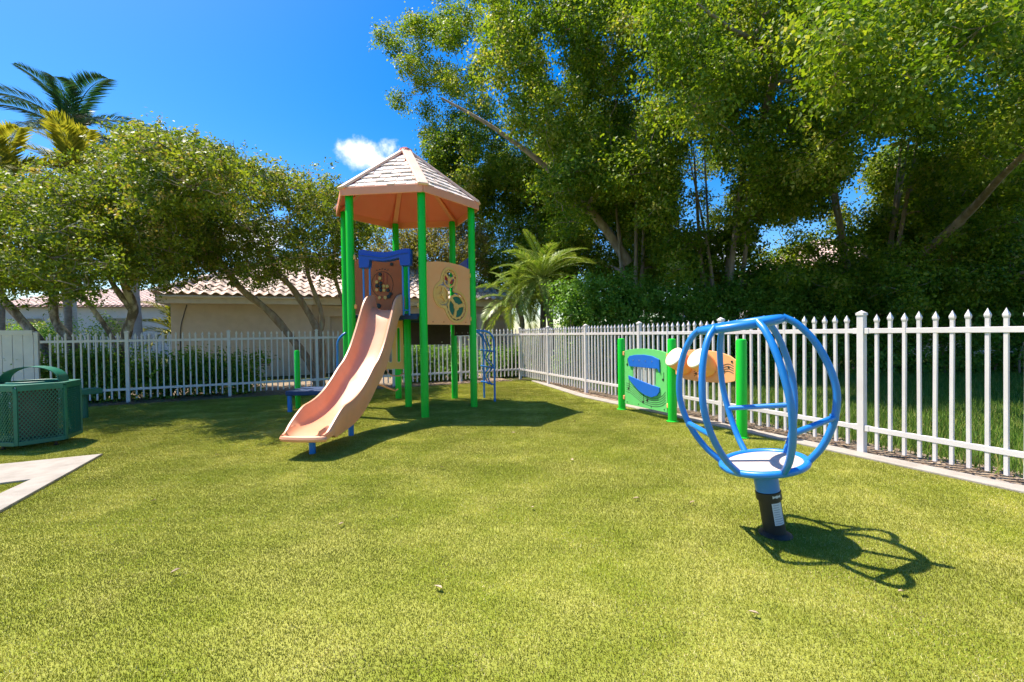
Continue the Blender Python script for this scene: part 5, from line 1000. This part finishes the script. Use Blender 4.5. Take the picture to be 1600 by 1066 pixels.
# bead panel between the left post and the inner post
BU = (pI - pL).normalized(); BNn = BU.cross(Vector((0, 0, 1))); BO = pL
b = MB(); b.plate([[(.07, 1.70), (1.09, 1.70), (1.09, 2.70), (.85, 2.76), (.58, 2.78), (.31, 2.76), (.07, 2.70)]], 0.02, BO, BU)
bead = b.build('bead_panel', M['brown'], tower, smooth=0, bevel=0.004)
def on(o, u, nn, uu_, z, off): return o + u * uu_ + Vector((0, 0, z)) + nn * off
cu, cz = 0.715, 2.27; k_ = 0.00145
b = MB(); b.tube([on(BO, BU, BNn, cu + 0.205 * math.cos(a), cz + 0.235 * math.sin(a), 0.014) for a in [2 * math.pi * i / 40 for i in range(40)]], 0.0045, 5, closed=True); b.build('printed_ring', M['line'], bead)
b = MB(); b.tube([on(BO, BU, BNn, cu + 0.40 + 0.215 * math.cos(a), cz - 0.40 + 0.23 * math.sin(a), 0.014) for a in [1.6 + 1.5 * i / 14 for i in range(15)]], 0.005, 5); b.build('printed_ring', M['line'], bead)
for x in (590, 635, 680, 725):
    uu_ = cu + (x - 660) * k_; b = MB(); b.tube([on(BO, BU, BNn, uu_, cz + .21, .022), on(BO, BU, BNn, uu_, cz - .10, .022)], 0.004, 6); b.build('bead_rod', M['red'], bead)
for mname, lst in (('black', ((635, 490), (590, 635), (640, 600), (638, 645), (640, 690), (735, 695), (768, 742), (745, 775), (790, 365))), ('tan_yellow', ((635, 540), (590, 585), (590, 685), (685, 640), (730, 643), (685, 690), (625, 785), (700, 785)))):
    for x, y in lst:
        c = on(BO, BU, BNn, cu + (x - 660) * k_, cz - (y - 615) * k_, 0.024)
        b = MB(); b.lathe([(0.012, -0.014), (0.030, -0.012), (0.034, 0), (0.030, 0.012), (0.012, 0.014)], c, BNn, 14); b.build('bead', M[mname], bead)
c = on(BO, BU, BNn, cu + (605 - 660) * k_, cz - (890 - 615) * k_, 0.016); b = MB(); b.lathe([(0.046, -.01), (0.046, .006), (.03, .012)], c, BNn, 18); b.build('dial', M['black'], bead)
for i in range(5):
    c = on(BO, BU, BNn, cu - .10 + i * .052, cz + .262 + .02 * math.sin(math.pi * i / 4), 0.0125); b = MB(); b.box(c, (.022, .008, .016), math.atan2(BU.y, BU.x)); b.build('printed_mark', M['line'], bead, smooth=0)

# slotted panel under the deck
def rrect(x0, x1, z0, z1, r, n=5):
    p = []
    for cx, cz_, a in ((x1 - r, z0 + r, -math.pi / 2), (x1 - r, z1 - r, 0), (x0 + r, z1 - r, math.pi / 2), (x0 + r, z0 + r, math.pi)):
        p += arc((cx, cz_), r, a, a + math.pi / 2, n)
    return p
b = MB(); b.plate([[(.42, .70), (1.09, .70), (1.09, 1.595), (.42, 1.595)]] + [rrect(x - .026, x + .026, .83, 1.46, .025) for x in (.52, .68, .84, 1.0)], 0.02, BO, BU)
slot = b.build('slotted_panel', M['tan_yellow'], tower, smooth=0)
for x in (.52, .68, .84, 1.0):
    b = MB(); lp = rrect(x - .034, x + .034, .822, 1.468, .033); b.tube([on(BO, BU, BNn, q[0], q[1], 0.011) for q in lp], 0.006, 5, closed=True); b.build('slot_rim', M['cream'], slot)

# gear panel between the front and right posts
GU = (pR - pF).normalized(); GN = GU.cross(Vector((0, 0, 1))); GO = pF
gears = [((.60, 2.265), .150), ((.43, 1.99), .165), ((.765, 1.80), .225)]
ctr = (.595, 2.0)
def star(pad, n=64):
    lp = []
    for i in range(n):
        a = 2 * math.pi * i / n; dx, dz = math.cos(a), math.sin(a); best = 0.12
        for (gx_, gz_), gr in gears:
            ox, oz = gx_ - ctr[0], gz_ - ctr[1]; pr = ox * dx + oz * dz; h2 = (gr + pad) ** 2 - (ox * ox + oz * oz - pr * pr)
            if h2 > 0: best = max(best, pr + math.sqrt(h2))
        lp.append([best, a])
    rs = [q[0] for q in lp]
    for _ in range(3): rs = [(rs[i - 1] + 2 * rs[i] + rs[(i + 1) % n]) / 4 for i in range(n)]
    return [(ctr[0] + r * math.cos(q[1]), ctr[1] + r * math.sin(q[1])) for r, q in zip(rs, lp)]
b = MB(); b.plate([[(.075, 1.49), (1.125, 1.49), (1.125, 2.49), (.9, 2.535), (.6, 2.55), (.3, 2.535), (.075, 2.49)], star(0.012)], 0.02, GO, GU)
gear_panel = b.build('gear_panel', M['tan'], tower, smooth=0, bevel=0.003)
b = MB(); b.plate([star(0.062), star(0.016)], 0.012, GO, GU, off=0.0165); b.build('gear_surround', M['tan_yellow'], gear_panel, smooth=0, bevel=0.003)
for gi_, ((gx_, gz_), gr) in enumerate(gears):
    teeth = []
    for i in range(60):
        a = 2 * math.pi * i / 60; r = gr * (1.0 if i % 4 < 2 else 0.94); teeth.append((gx_ + r * math.cos(a), gz_ + r * math.sin(a)))
    holes = []
    for s in range(3):
        a0 = s * 2 * math.pi / 3 + 0.5 + gi_; a1 = a0 + 2 * math.pi / 3 - 0.36
        holes.append(arc((gx_, gz_), gr * .80, a0, a1, 12) + list(reversed(arc((gx_, gz_), gr * .28, a0 + .22, a1 - .22, 6))))
    b = MB(); b.plate([teeth] + holes, 0.014, GO, GU, off=0.006 - 0.016 * (gi_ == 1)); b.build('gear', M['tan_yellow'], gear_panel, smooth=0)
    b = MB(); b.lathe([(0.03, -.01), (0.03, .012), (.015, .018)], on(GO, GU, GN, gx_, gz_, 0.008), GN, 14); b.build('gear_hub', M['tan_yellow'], gear_panel)
b = MB(); b.plate([circle((.765, 1.80), .205, 30)], 0.006, GO, GU, off=-0.008); b.build('gear_backing', M['bin'], gear_panel, smooth=0)
b = MB(); b.plate([circle((.43, 1.99), .15, 30)], 0.006, GO, GU, off=-0.026); b.build('gear_backing', M['tan_yellow'], gear_panel, smooth=0)
b = MB(); b.plate([circle((.555, 2.29), .055, 10)], 0.008, GO, GU, off=-0.012); b.plate([circle((.655, 2.235), .05, 10)], 0.008, GO, GU, off=-0.012); b.plate([circle((.735, 2.30), .018, 8)], 0.008, GO, GU, off=0.013); b.build('red_disc', M['red'], gear_panel, smooth=0)
for x in (.2, .45, .75, 1.0):
    b = MB(); b.lathe([(.011, -.002), (.009, .005)], on(GO, GU, GN, x, 1.535, .011), GN, 10); b.build('bolt', M['brown'], gear_panel)
# boards under the deck on the far sides
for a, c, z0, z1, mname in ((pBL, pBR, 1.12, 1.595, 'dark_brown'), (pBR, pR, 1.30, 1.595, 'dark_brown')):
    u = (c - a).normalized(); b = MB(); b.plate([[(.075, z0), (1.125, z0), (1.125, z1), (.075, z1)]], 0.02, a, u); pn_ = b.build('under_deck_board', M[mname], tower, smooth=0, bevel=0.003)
    nn = u.cross(Vector((0, 0, 1)))
    if nn.y > 0: nn = -nn
    for x in (.25, .6, .95):
        b = MB(); b.lathe([(.014, -.002), (.011, .008)], a + u * x + Vector((0, 0, z0 + .05)) + nn * .012, nn, 10); b.build('bolt', M['steel'], pn_)
# blue guard on the far right side
u = (pBR - pR).normalized(); b = MB(); b.plate([[(.10, 2.40), (.28, 2.40), (.30, 2.52), (.6, 2.49), (.9, 2.52), (.92, 2.40), (1.10, 2.40), (1.10, 2.72), (.6, 2.68), (.10, 2.72)]], 0.10, pR, u)
gh = b.build('entry_hood', M['blue_plastic'], tower, smooth=30, bevel=0.015)
for x in (.15, .26, .94, 1.05):
    b = MB(); p = pR + u * x; b.tube([(p.x, p.y, 1.64), (p.x, p.y, 2.45)], 0.0155, 8); b.build('guard_bar', M['blue'], gh)
# arched ladder on the right side
LA = [((-0.59, 9.32), pR.lerp(pBR, 0.72)), ((-0.35, 8.77), pR.lerp(pBR, 0.22))]
b = MB(); sides = []
for (x, y), d in LA:
    d = Vector((d.x, d.y, 0)); dirn = (d - Vector((x, y, 0))); e = Vector((x, y, 0)) + dirn * 0.92
    path = smooth_path([(x, y, -0.05), (x, y, 0.6), (x, y, 1.12), Vector((x, y, 1.30)) + dirn * 0.10, Vector((x, y, 1.375)) + dirn * 0.35, e + Vector((0, 0, 1.39))], 6); b.tube(path, 0.021, 10); sides.append((x, y))
lad = b.build('arched_ladder', M['blue'], tower)
A0, A1 = Vector((*LA[0][0], 0)), Vector((*LA[1][0], 0))
for z in (0.34, 0.66, 0.98):
    dz = Vector((0, 0, z)); inw = Vector((-0.10, -0.04, 0.02)); b = MB(); b.tube(smooth_path([A0 + dz, A0.lerp(A1, .25) + dz + inw, A0.lerp(A1, .5) + dz - inw * .4, A0.lerp(A1, .75) + dz + inw, A1 + dz], 5), 0.016, 8); b.build('rung', M['blue'], lad)
for s in (.36, .64):
    p = A0.lerp(A1, s); b = MB(); b.tube(smooth_path([p + Vector((0.02, 0, .30)), p + Vector((-.06, 0, .5)), p + Vector((.05, 0, .68)), p + Vector((-.05, 0, .85)), p + Vector((0, 0, 1.02)), p + Vector((-.1, -.02, 1.33))], 5), 0.013, 7); b.build('climbing_loop', M['blue'], lad)
# handrail, transfer step, bent tube on the left and below
b = MB(); b.tube(smooth_path([(-3.23, 8.32, 0.52), (-3.22, 8.32, 1.0), (-3.21, 8.32, 1.22), (-3.14, 8.36, 1.34), (-3.06, 8.42, 1.40)], 6), 0.021, 10); b.tube([(-3.23, 8.32, .56), (-3.10, 8.43, .56)], .018, 8); b.build('handrail', M['blue'], tower)
b = MB(); b.box((-3.55, 8.18, 0.335), (0.86, 0.62, 0.085)); st = b.build('transfer_step', M['blue_dark'], tower, smooth=0, bevel=0.012)
b = MB(); b.lathe([(0.046, -0.05), (0.046, 1.05), (0.03, 1.075)], (-3.97, 8.32, 0), seg=18); b.build('step_post', M['green_post'], st)
for x, y in ((-3.93, 7.93), (-3.16, 7.95)):
    b = MB(); b.lathe([(0.040, -0.05), (0.040, 0.33)], (x, y, 0), seg=14); b.build('step_leg', M['blue'], st)
    b = MB(); b.lathe([(.014, 0), (.010, .008)], (x, y - .05 + .008, .33), (0, -1, 0), 10); b.build('bolt', M['steel'], st)
b = MB(); b.tube(smooth_path([(-2.72, 8.75, 0.42), (-2.6, 8.9, 0.34), (-2.42, 9.2, 0.20), (-2.39, 9.36, 0.20)], 6), 0.016, 8); b.build('bent_tube', M['slide'], tower)
b = MB(); b.tube(smooth_path([(-2.35, 8.40, 0.70), (-2.28, 8.38, 0.60), (-2.12, 8.36, 0.57), (-2.0, 8.34, 0.62)], 6), 0.012, 8); b.build('bent_tube', M['slide'], tower)

# ------------------------------------------------------------------ music wall
m1, m2, m3 = Vector((1.86, 7.68, 0)), Vector((2.33, 6.58, 0)), Vector((2.81, 5.53, 0))
mw = empty('music_wall', m2, 'green music panel with chimes and tan drums on three green posts', 'play panel')
for p in (m1, m2, m3):
    post(mw, p, 1.215, 0.062, M['green_post'], cap=0.03)
    b = MB(); b.lathe([(0.085, -0.01), (0.085, 0.012), (0.06, 0.02)], (p.x, p.y, 0), seg=20); b.build('base_collar', M['green_post'], mw)
MU = (m2 - m1).normalized(); MN = MU.cross(Vector((0, 0, 1)))
hole = rrect(.31, .86, .49, .80, .03)
b = MB(); b.plate([[(.095, .115), (1.10, .115), (1.10, 1.005), (.97, 1.03), (.80, 1.048), (.6, 1.054), (.4, 1.048), (.22, 1.03), (.095, 1.005)], hole], 0.02, m1, MU)
mp = b.build('music_panel', M['green_panel'], mw, smooth=0, bevel=0.004)
b = MB(); b.plate([[(.24, .755), (.92, .755), (.965, .70), (.955, .90), (.80, .945), (.6, .96), (.4, .95), (.25, .925), (.21, .88)]], 0.02, m1, MU, off=0.0215); b.build('chime_hanger', M['blue_board'], mp, smooth=0, bevel=0.004)
b = MB(); b.plate([[(.22, .60), (.22, .55), (.33, .47), (.48, .375), (.62, .325), (.78, .305), (.90, .345), (.955, .41), (.955, .475), (.75, .50), (.5, .545)]], 0.02, m1, MU, off=0.0215); b.build('chime_base', M['blue_board'], mp, smooth=0, bevel=0.004)
for i in range(6):
    x = .345 + i * .094; b = MB(); b.tube([on(m1, MU, MN, x, .80, .0), on(m1, MU, MN, x, .56 - .022 * i, .0)], 0.017, 12); b.build('chime', M['aluminium'], mp)
for x in (.35, .5, .65, .8):
    b = MB(); b.lathe([(.010, -.002), (.008, .005)], on(m1, MU, MN, x, .86, .0315), MN, 10); b.build('bolt', M['steel'], mp)
for i in range(5):
    pts_ = smooth_path([on(m1, MU, MN, u_, z_ - .036 * i * s_, .011) for u_, z_, s_ in ((.14, .47 - .0 * i, 1.0), (.25, .455, 1.0), (.40, .385, .95), (.55, .315, .85), (.72, .285, .8), (.88, .30, .85), (1.0, .355, 1.0), (1.07, .42, 1.1))], 4)
    b = MB(); b.tube(pts_, 0.0030, 5); b.build('staff_line', M['line'], mp)
for u_, z_, hh, fl in ((.20, .385, .19, 0), (.56, .205, .12, 1), (.66, .24, .12, 0), (.17, .78, .10, 1), (1.02, .60, .11, 0)):
    b = MB(); b.lathe([(.0, -.004), (.018, -.004), (.018, .004), (0, .006)], on(m1, MU, MN, u_, z_, .012), MN, 12)
    b.tube([on(m1, MU, MN, u_ + .016, z_, .012), on(m1, MU, MN, u_ + .016, z_ + hh, .012)], .004, 5)
    if fl: b.tube([on(m1, MU, MN, u_ + .016, z_ + hh, .012), on(m1, MU, MN, u_ + .105, z_ + hh + .03, .012)], .006, 5)
    b.build('music_note', M['line'], mp)
for x in (.16, .45, .75, 1.04):
    b = MB(); b.lathe([(.011, -.002), (.009, .005)], on(m1, MU, MN, x, .155, .010), MN, 10); b.build('bolt', M['line'], mp)
for p, q in ((m1, MU), (m2, -MU)):
    for z in (.22, .96):
        b = MB(); b.box(p + q * .078 + Vector((0, 0, z)), (.045, .045, .07), math.atan2(q.y, q.x)); b.build('clamp', M['tan'], mw, smooth=0, bevel=0.01)
DU = (m3 - m2).normalized(); DN = DU.cross(Vector((0, 0, 1)))
b = MB(); b.plate([[(.075, .70), (.25, .645), (.45, .635), (.7, .64), (.95, .655), (1.075, .69), (1.085, .95), (1.0, 1.0), (.85, 1.045), (.6, 1.065), (.35, 1.06), (.15, 1.03), (.075, .96)]], 0.022, m2, DU)
dp = b.build('drum_panel', M['tan'], mw, smooth=0, bevel=0.006)
for x in (.27, .67):
    c = on(m2, DU, DN, x, .83, 0.0); ax = (DN * .80 + Vector((0, 0, .55)) - DU * .10).normalized()
    b = MB(); b.lathe([(.125, -.02), (.135, .10), (.15, .225), (.147, .235)], c, ax, 28); dr = b.build('drum', M['tan'], dp)
    b = MB(); b.lathe([(.147, .0), (.147, .012), (.138, .020), (.0, .024)], c + ax * .236, ax, 28); b.build('drum_head', M['cream'], dr)
for j, (u0_, z0_) in enumerate(((.86, .76), (.42, .70), (.47, .93))):
    for i in range(4):
        b = MB(); b.tube(smooth_path([on(m2, DU, DN, u0_ + .19 * t, z0_ + .03 * i + (.05 * math.sin(t * 2.6) if j != 2 else .06 * math.sin(t * 3.14)), .012) for t in (0, .33, .66, 1)], 3), .0038, 5); b.build('staff_line', M['line'], dp)
for u_, z_ in ((.91, .80), (.98, .86), (1.03, .93), (.46, .74), (.56, .72), (.50, .97)):
    b = MB(); b.lathe([(.0, -.004), (.014, -.004), (.014, .004), (0, .006)], on(m2, DU, DN, u_, z_, .014), DN, 10); b.build('music_note', M['line'], dp)

# ------------------------------------------------------------------ blue spinning pod
SB = Vector((1.68, 2.89, 0)); AX = Vector((-0.152, 0.02, 1)).normalized(); QS = Vector((0, 0, 1)).rotation_difference(AX)
sp_ = empty('spinner', SB, 'blue tubular spinning pod on a leaning black pole', 'play spinner')
def sloc(r, a, h): return SB + QS @ Vector((r * math.cos(a), r * math.sin(a), h))
b = MB(); b.lathe([(.065, -.05), (.065, .235)], SB, AX, 32); pole = b.build('pole', M['black'], sp_)
b = MB(); b.lathe([(.066, .235), (.075, .238), (.075, .288), (.069, .292)], SB, AX, 32); b.build('pole_cap', M['black'], pole)
b = MB(); b.lathe([(.0705, .292), (.0725, .44), (.0725, .455)], SB, AX, 32); b.build('collar', M['blue'], sp_)
b = MB(); b.lathe([(.09, -.01), (.10, .006), (.075, .022)], SB, (0, 0, 1), 24); b.build('base_plate', M['black'], pole)
# sticker wrapped on the pole
v = []; f = []; nA = 8
for i in range(nA + 1):
    a = R(250 + 58 * i / nA)
    v += [sloc(.0662, a, .085), sloc(.0662, a, .225)]
for i in range(nA): f.append((2 * i, 2 * i + 2, 2 * i + 3, 2 * i + 1))
b = MB(); b.add(v, f); sk = b.build('sticker', M['sticker'], pole, smooth=60)
random.seed(4)
for j in range(9):
    a0, a1 = R(255), R(255 + random.uniform(28, 48)); h = .213 - j * .0145
    v = []; f = []
    for i in range(5):
        a = a0 + (a1 - a0) * i / 4; v += [sloc(.0668, a, h - .003), sloc(.0668, a, h + .002)]
    for i in range(4): f.append((2 * i, 2 * i + 2, 2 * i + 3, 2 * i + 1))
    b = MB(); b.add(v, f); b.build('text_line', M['print'], sk, smooth=0)
v = []; f = []
for i in range(5):
    a = R(258 + 42 * i / 4); v += [sloc(.0756, a, .258 + .006 * (i % 2)), sloc(.0756, a, .277 - .004 * (i % 2))]
for i in range(4): f.append((2 * i, 2 * i + 2, 2 * i + 3, 2 * i + 1))
b = MB(); b.add(v, f); b.build('worn_sticker', M['sticker'], pole, smooth=0)
b = MB(); b.lathe([(.05, .455), (.228, .458), (.230, .470), (.225, .476), (.0, .478)], SB, AX, 40); ds = b.build('disc', M['deck_grit'], sp_)
b = MB(); b.lathe([(.05, .448), (.225, .450), (.225, .4575)], SB, AX, 40); b.build('disc_underside', M['blue'], ds)
b = MB(); b.tube([sloc(.243, 2 * math.pi * i / 48, .470) for i in range(48)], .0225, 12, closed=True); b.build('base_ring', M['blue'], sp_)
b = MB(); b.tube([sloc(.232, 2 * math.pi * i / 48, 1.372) for i in range(48)], .027, 12, closed=True); b.build('top_ring', M['blue'], sp_)
RP = [(.243, .472), (.335, .575), (.41, .72), (.447, .88), (.437, 1.03), (.387, 1.20), (.312, 1.325), (.240, 1.385)]
ANG = {k: R(a) for k, a in zip('ABCDEF', (147, 207, 87, 267, 327, 27))}
def rib_r(h):
    for (r1, h1), (r2, h2) in zip(RP, RP[1:]):
        if h1 <= h <= h2: return r1 + (r2 - r1) * (h - h1) / (h2 - h1)
for k, a in ANG.items():
    p = smooth_path([sloc(r, a, h) for r, h in RP], 5); b = MB(); b.tube(p, .0205, 12); b.build('rib', M['blue'], sp_)
for a, c, h in (('A', 'B', .745), ('C', 'F', .76), ('D', 'E', .745)):
    b = MB(); r = rib_r(h); b.tube([sloc(r, ANG[a], h), sloc(r, ANG[c], h)], .018, 10); b.build('crossbar', M['blue'], sp_)
for k in 'AE':
    a = ANG[k]; b = MB(); b.lathe([(.0, -.02), (.022, -.02), (.024, 0), (.022, .02), (0, .02)], sloc(rib_r(.745), a, .745), AX, 10); b.build('joint', M['blue'], sp_)

# ------------------------------------------------------------------ litter bin and bench on the left
BC = Vector((-6.05, 5.70, 0)); BR_ = 0.43
bin_ = empty('litter_bin', BC, 'dark green hexagonal metal mesh bin with arched strap on top', 'litter bin')
def bv(i, z=0, r=BR_):
    a = R(-5.3 + 60 * i); return BC + Vector((math.cos(a) * r, math.sin(a) * r, z))
for i in range(6):
    b = MB(); b.box(bv(i, .42, BR_ - .01), (.035, .035, .68), R(-5.3 + 60 * i)); b.build('corner_bar', M['bin'], bin_, smooth=0, bevel=.004)
    a, c = bv(i), bv(i + 1)
    for z, h in ((.10, .05), (.752, .055)):
        b = MB(); b.bar(a.lerp(c, .04) + Vector((0, 0, z)), c.lerp(a, .04) + Vector((0, 0, z)), .02, h); b.build('frame_bar', M['bin'], bin_, smooth=0, bevel=.003)
    # expanded metal: crossing diagonal strips clipped to the face
    u = (c - a).normalized(); W = (c - a).length; x0, x1, z0, z1 = .02, W - .02, .122, .728; b = MB()
    pit = .034; sl = 1.55
    for s in (1, -1):
        k = -60
        while k < 60:
            # line z = z0 + s*sl*(x - k*pit)
            pa = []
            for x in (x0, x1): 
                z = (z0 + .3) + s * sl * (x - k * pit); pa.append((x, z))
            (xa, za), (xb, zb) = pa
            if za > zb: (xa, za), (xb, zb) = (xb, zb), (xa, za)
            k += 1
            if zb < z0 or za > z1: continue
            if za < z0: xa, za = xa + (xb - xa) * (z0 - za) / (zb - za), z0
            if zb > z1: xb, zb = xa + (xb - xa) * (z1 - za) / (zb - za), z1
            if zb - za < .01: continue
            nn = u.cross(Vector((0, 0, 1))); b.bar(a + u * xa + Vector((0, 0, za)) + nn * (-.002 + .003 * s), a + u * xb + Vector((0, 0, zb)) + nn * (-.002 + .003 * s), .005, .0075, up=nn.cross((u * (xb - xa) + Vector((0, 0, zb - za)))))
    b.build('mesh_panel', M['bin'], bin_, smooth=0)
b = MB(); b.plate([[(v_.x - BC.x, v_.y - BC.y) for v_ in (bv(i, 0, BR_ + .012) for i in range(6))], circle((0, 0), .22, 28)], .02, BC + Vector((0, 0, .787)), (1, 0, 0), (0, 1, 0)); b.build('lid', M['bin'], bin_, smooth=0, bevel=.004)
b = MB(); b.tube([BC + Vector((.235 * math.cos(t), .235 * math.sin(t), .803)) for t in [2 * math.pi * i / 32 for i in range(32)]], .016, 8, closed=True); b.build('lid_rim', M['bin'], bin_)
b = MB(); b.lathe([(.20, .14), (.21, .72), (.20, .72), (.19, .15)], BC, seg=24); b.build('liner', M['dark_brown'], bin_)
b = MB(); b.plate([[(v_.x - BC.x, v_.y - BC.y) for v_ in (bv(i, 0, BR_ - .03) for i in range(6))]], .012, BC + Vector((0, 0, .125)), (1, 0, 0), (0, 1, 0)); b.build('floor_plate', M['bin'], bin_, smooth=0)
su = Vector((.947, .30, 0)).normalized(); sn = su.cross(Vector((0, 0, 1))); v = []; f = []
N_ = 22
for i in range(N_ + 1):
    t = math.pi * i / N_
    for rad, y in ((1, -.10), (1, .10), (.965, .10), (.965, -.10)):
        v.append(BC + su * (-.30 * math.cos(t) * rad) + Vector((0, 0, .795 + .205 * math.sin(t) ** .8 * rad if 0 < i < N_ else .795)) + sn * y)
for i in range(N_):
    for k in range(4): f.append((i * 4 + k, i * 4 + (k + 1) % 4, i * 4 + 4 + (k + 1) % 4, i * 4 + 4 + k))
f += [(3, 2, 1, 0), tuple(N_ * 4 + k for k in range(4))]
b = MB(); b.add(v, f); b.build('arched_strap', M['bin'], bin_, smooth=50)
for i in (0, 2, 4):
    b = MB(); p = bv(i, 0, .28); b.lathe([(.03, -.01), (.03, .01), (.015, .015), (.015, .12)], p, seg=12); b.build('foot', M['dark_brown'], bin_)
bu = Vector((-0.52, -0.854, 0)); bs = Vector((0.854, -0.52, 0)); bo = Vector((-7.16, 7.78, 0))
bench = empty('bench', bo + bu * .6, 'green mesh bench end on a single post behind the bin', 'bench')
b = MB()
for x0, x1, y in ((0, 1.35, -.15), (0, 1.35, .15)): b.bar(bo + bu * x0 + bs * y + Vector((0, 0, .45)), bo + bu * x1 + bs * y + Vector((0, 0, .45)), .03, .09)
b.bar(bo - bs * .165 + Vector((0, 0, .45)), bo + bs * .165 + Vector((0, 0, .45)), .03, .088); b.bar(bo + bu * 1.35 - bs * .165 + Vector((0, 0, .45)), bo + bu * 1.35 + bs * .165 + Vector((0, 0, .45)), .03, .088); b.build('seat_frame', M['bin'], bench, smooth=0, bevel=.008)
b = MB()
for i in range(46):
    x = .02 + i * .0292; b.bar(bo + bu * x - bs * .14 + Vector((0, 0, .487)), bo + bu * x + bs * .14 + Vector((0, 0, .487)), .009, .006)
for i in range(9):
    y = -.12 + i * .03; b.bar(bo + bu * .01 + bs * y + Vector((0, 0, .481)), bo + bu * 1.34 + bs * y + Vector((0, 0, .481)), .009, .005)
b.build('seat', M['bin'], bench, smooth=0)
for x in (.18, 1.15):
    b = MB(); p = bo + bu * x; b.lathe([(.045, -.05), (.045, .405)], p, seg=16); b.box(p + Vector((0, 0, .408)), (.26, .10, .012), math.atan2(bs.y, bs.x)); b.build('leg', M['bin'], bench)

# ------------------------------------------------------------------ fallen leaves on the turf
random.seed(77); lm = []
for s in range(3):
    b = MB(); l = .05; w = .018 + .006 * s
    v = [(-l / 2, 0, 0), (-l * .15, -w / 2, .006), (l * .2, -w * .45, .008), (l / 2, 0, .004), (l * .2, w * .45, .009), (-l * .15, w / 2, .005), (0, 0, -.001)]
    b.add(v, [(0, 1, 6), (1, 2, 6), (2, 3, 6), (3, 4, 6), (4, 5, 6), (5, 0, 6)]); me = bpy.data.meshes.new('fallen_leaf'); me.from_pydata(b.v, [], b.f); me.materials.append(M['dry_leaf']); lm.append(me)
for x, y in [(0.13, 3.35), (1.09, 2.05), (0.0, 5.9), (2.3, 3.9), (-1.2, 3.1), (0.6, 4.6), (-2.9, 3.6), (1.35, 3.4), (-0.4, 2.3), (2.6, 4.6), (-3.3, 5.0), (0.9, 6.6), (-0.7, 4.4), (0.95, 3.5), (-1.9, 2.5), (1.9, 2.2)]:
    o = bpy.data.objects.new('fallen_leaf', random.choice(lm)); put(o, None, (x, y, 0.024)); o.rotation_euler = (random.uniform(-.4, .4), random.uniform(-.3, .3), random.uniform(0, 6))
    tag(o, 'small dry pale leaf lying on the open turf', 'leaf', 'fallen leaves on the turf')
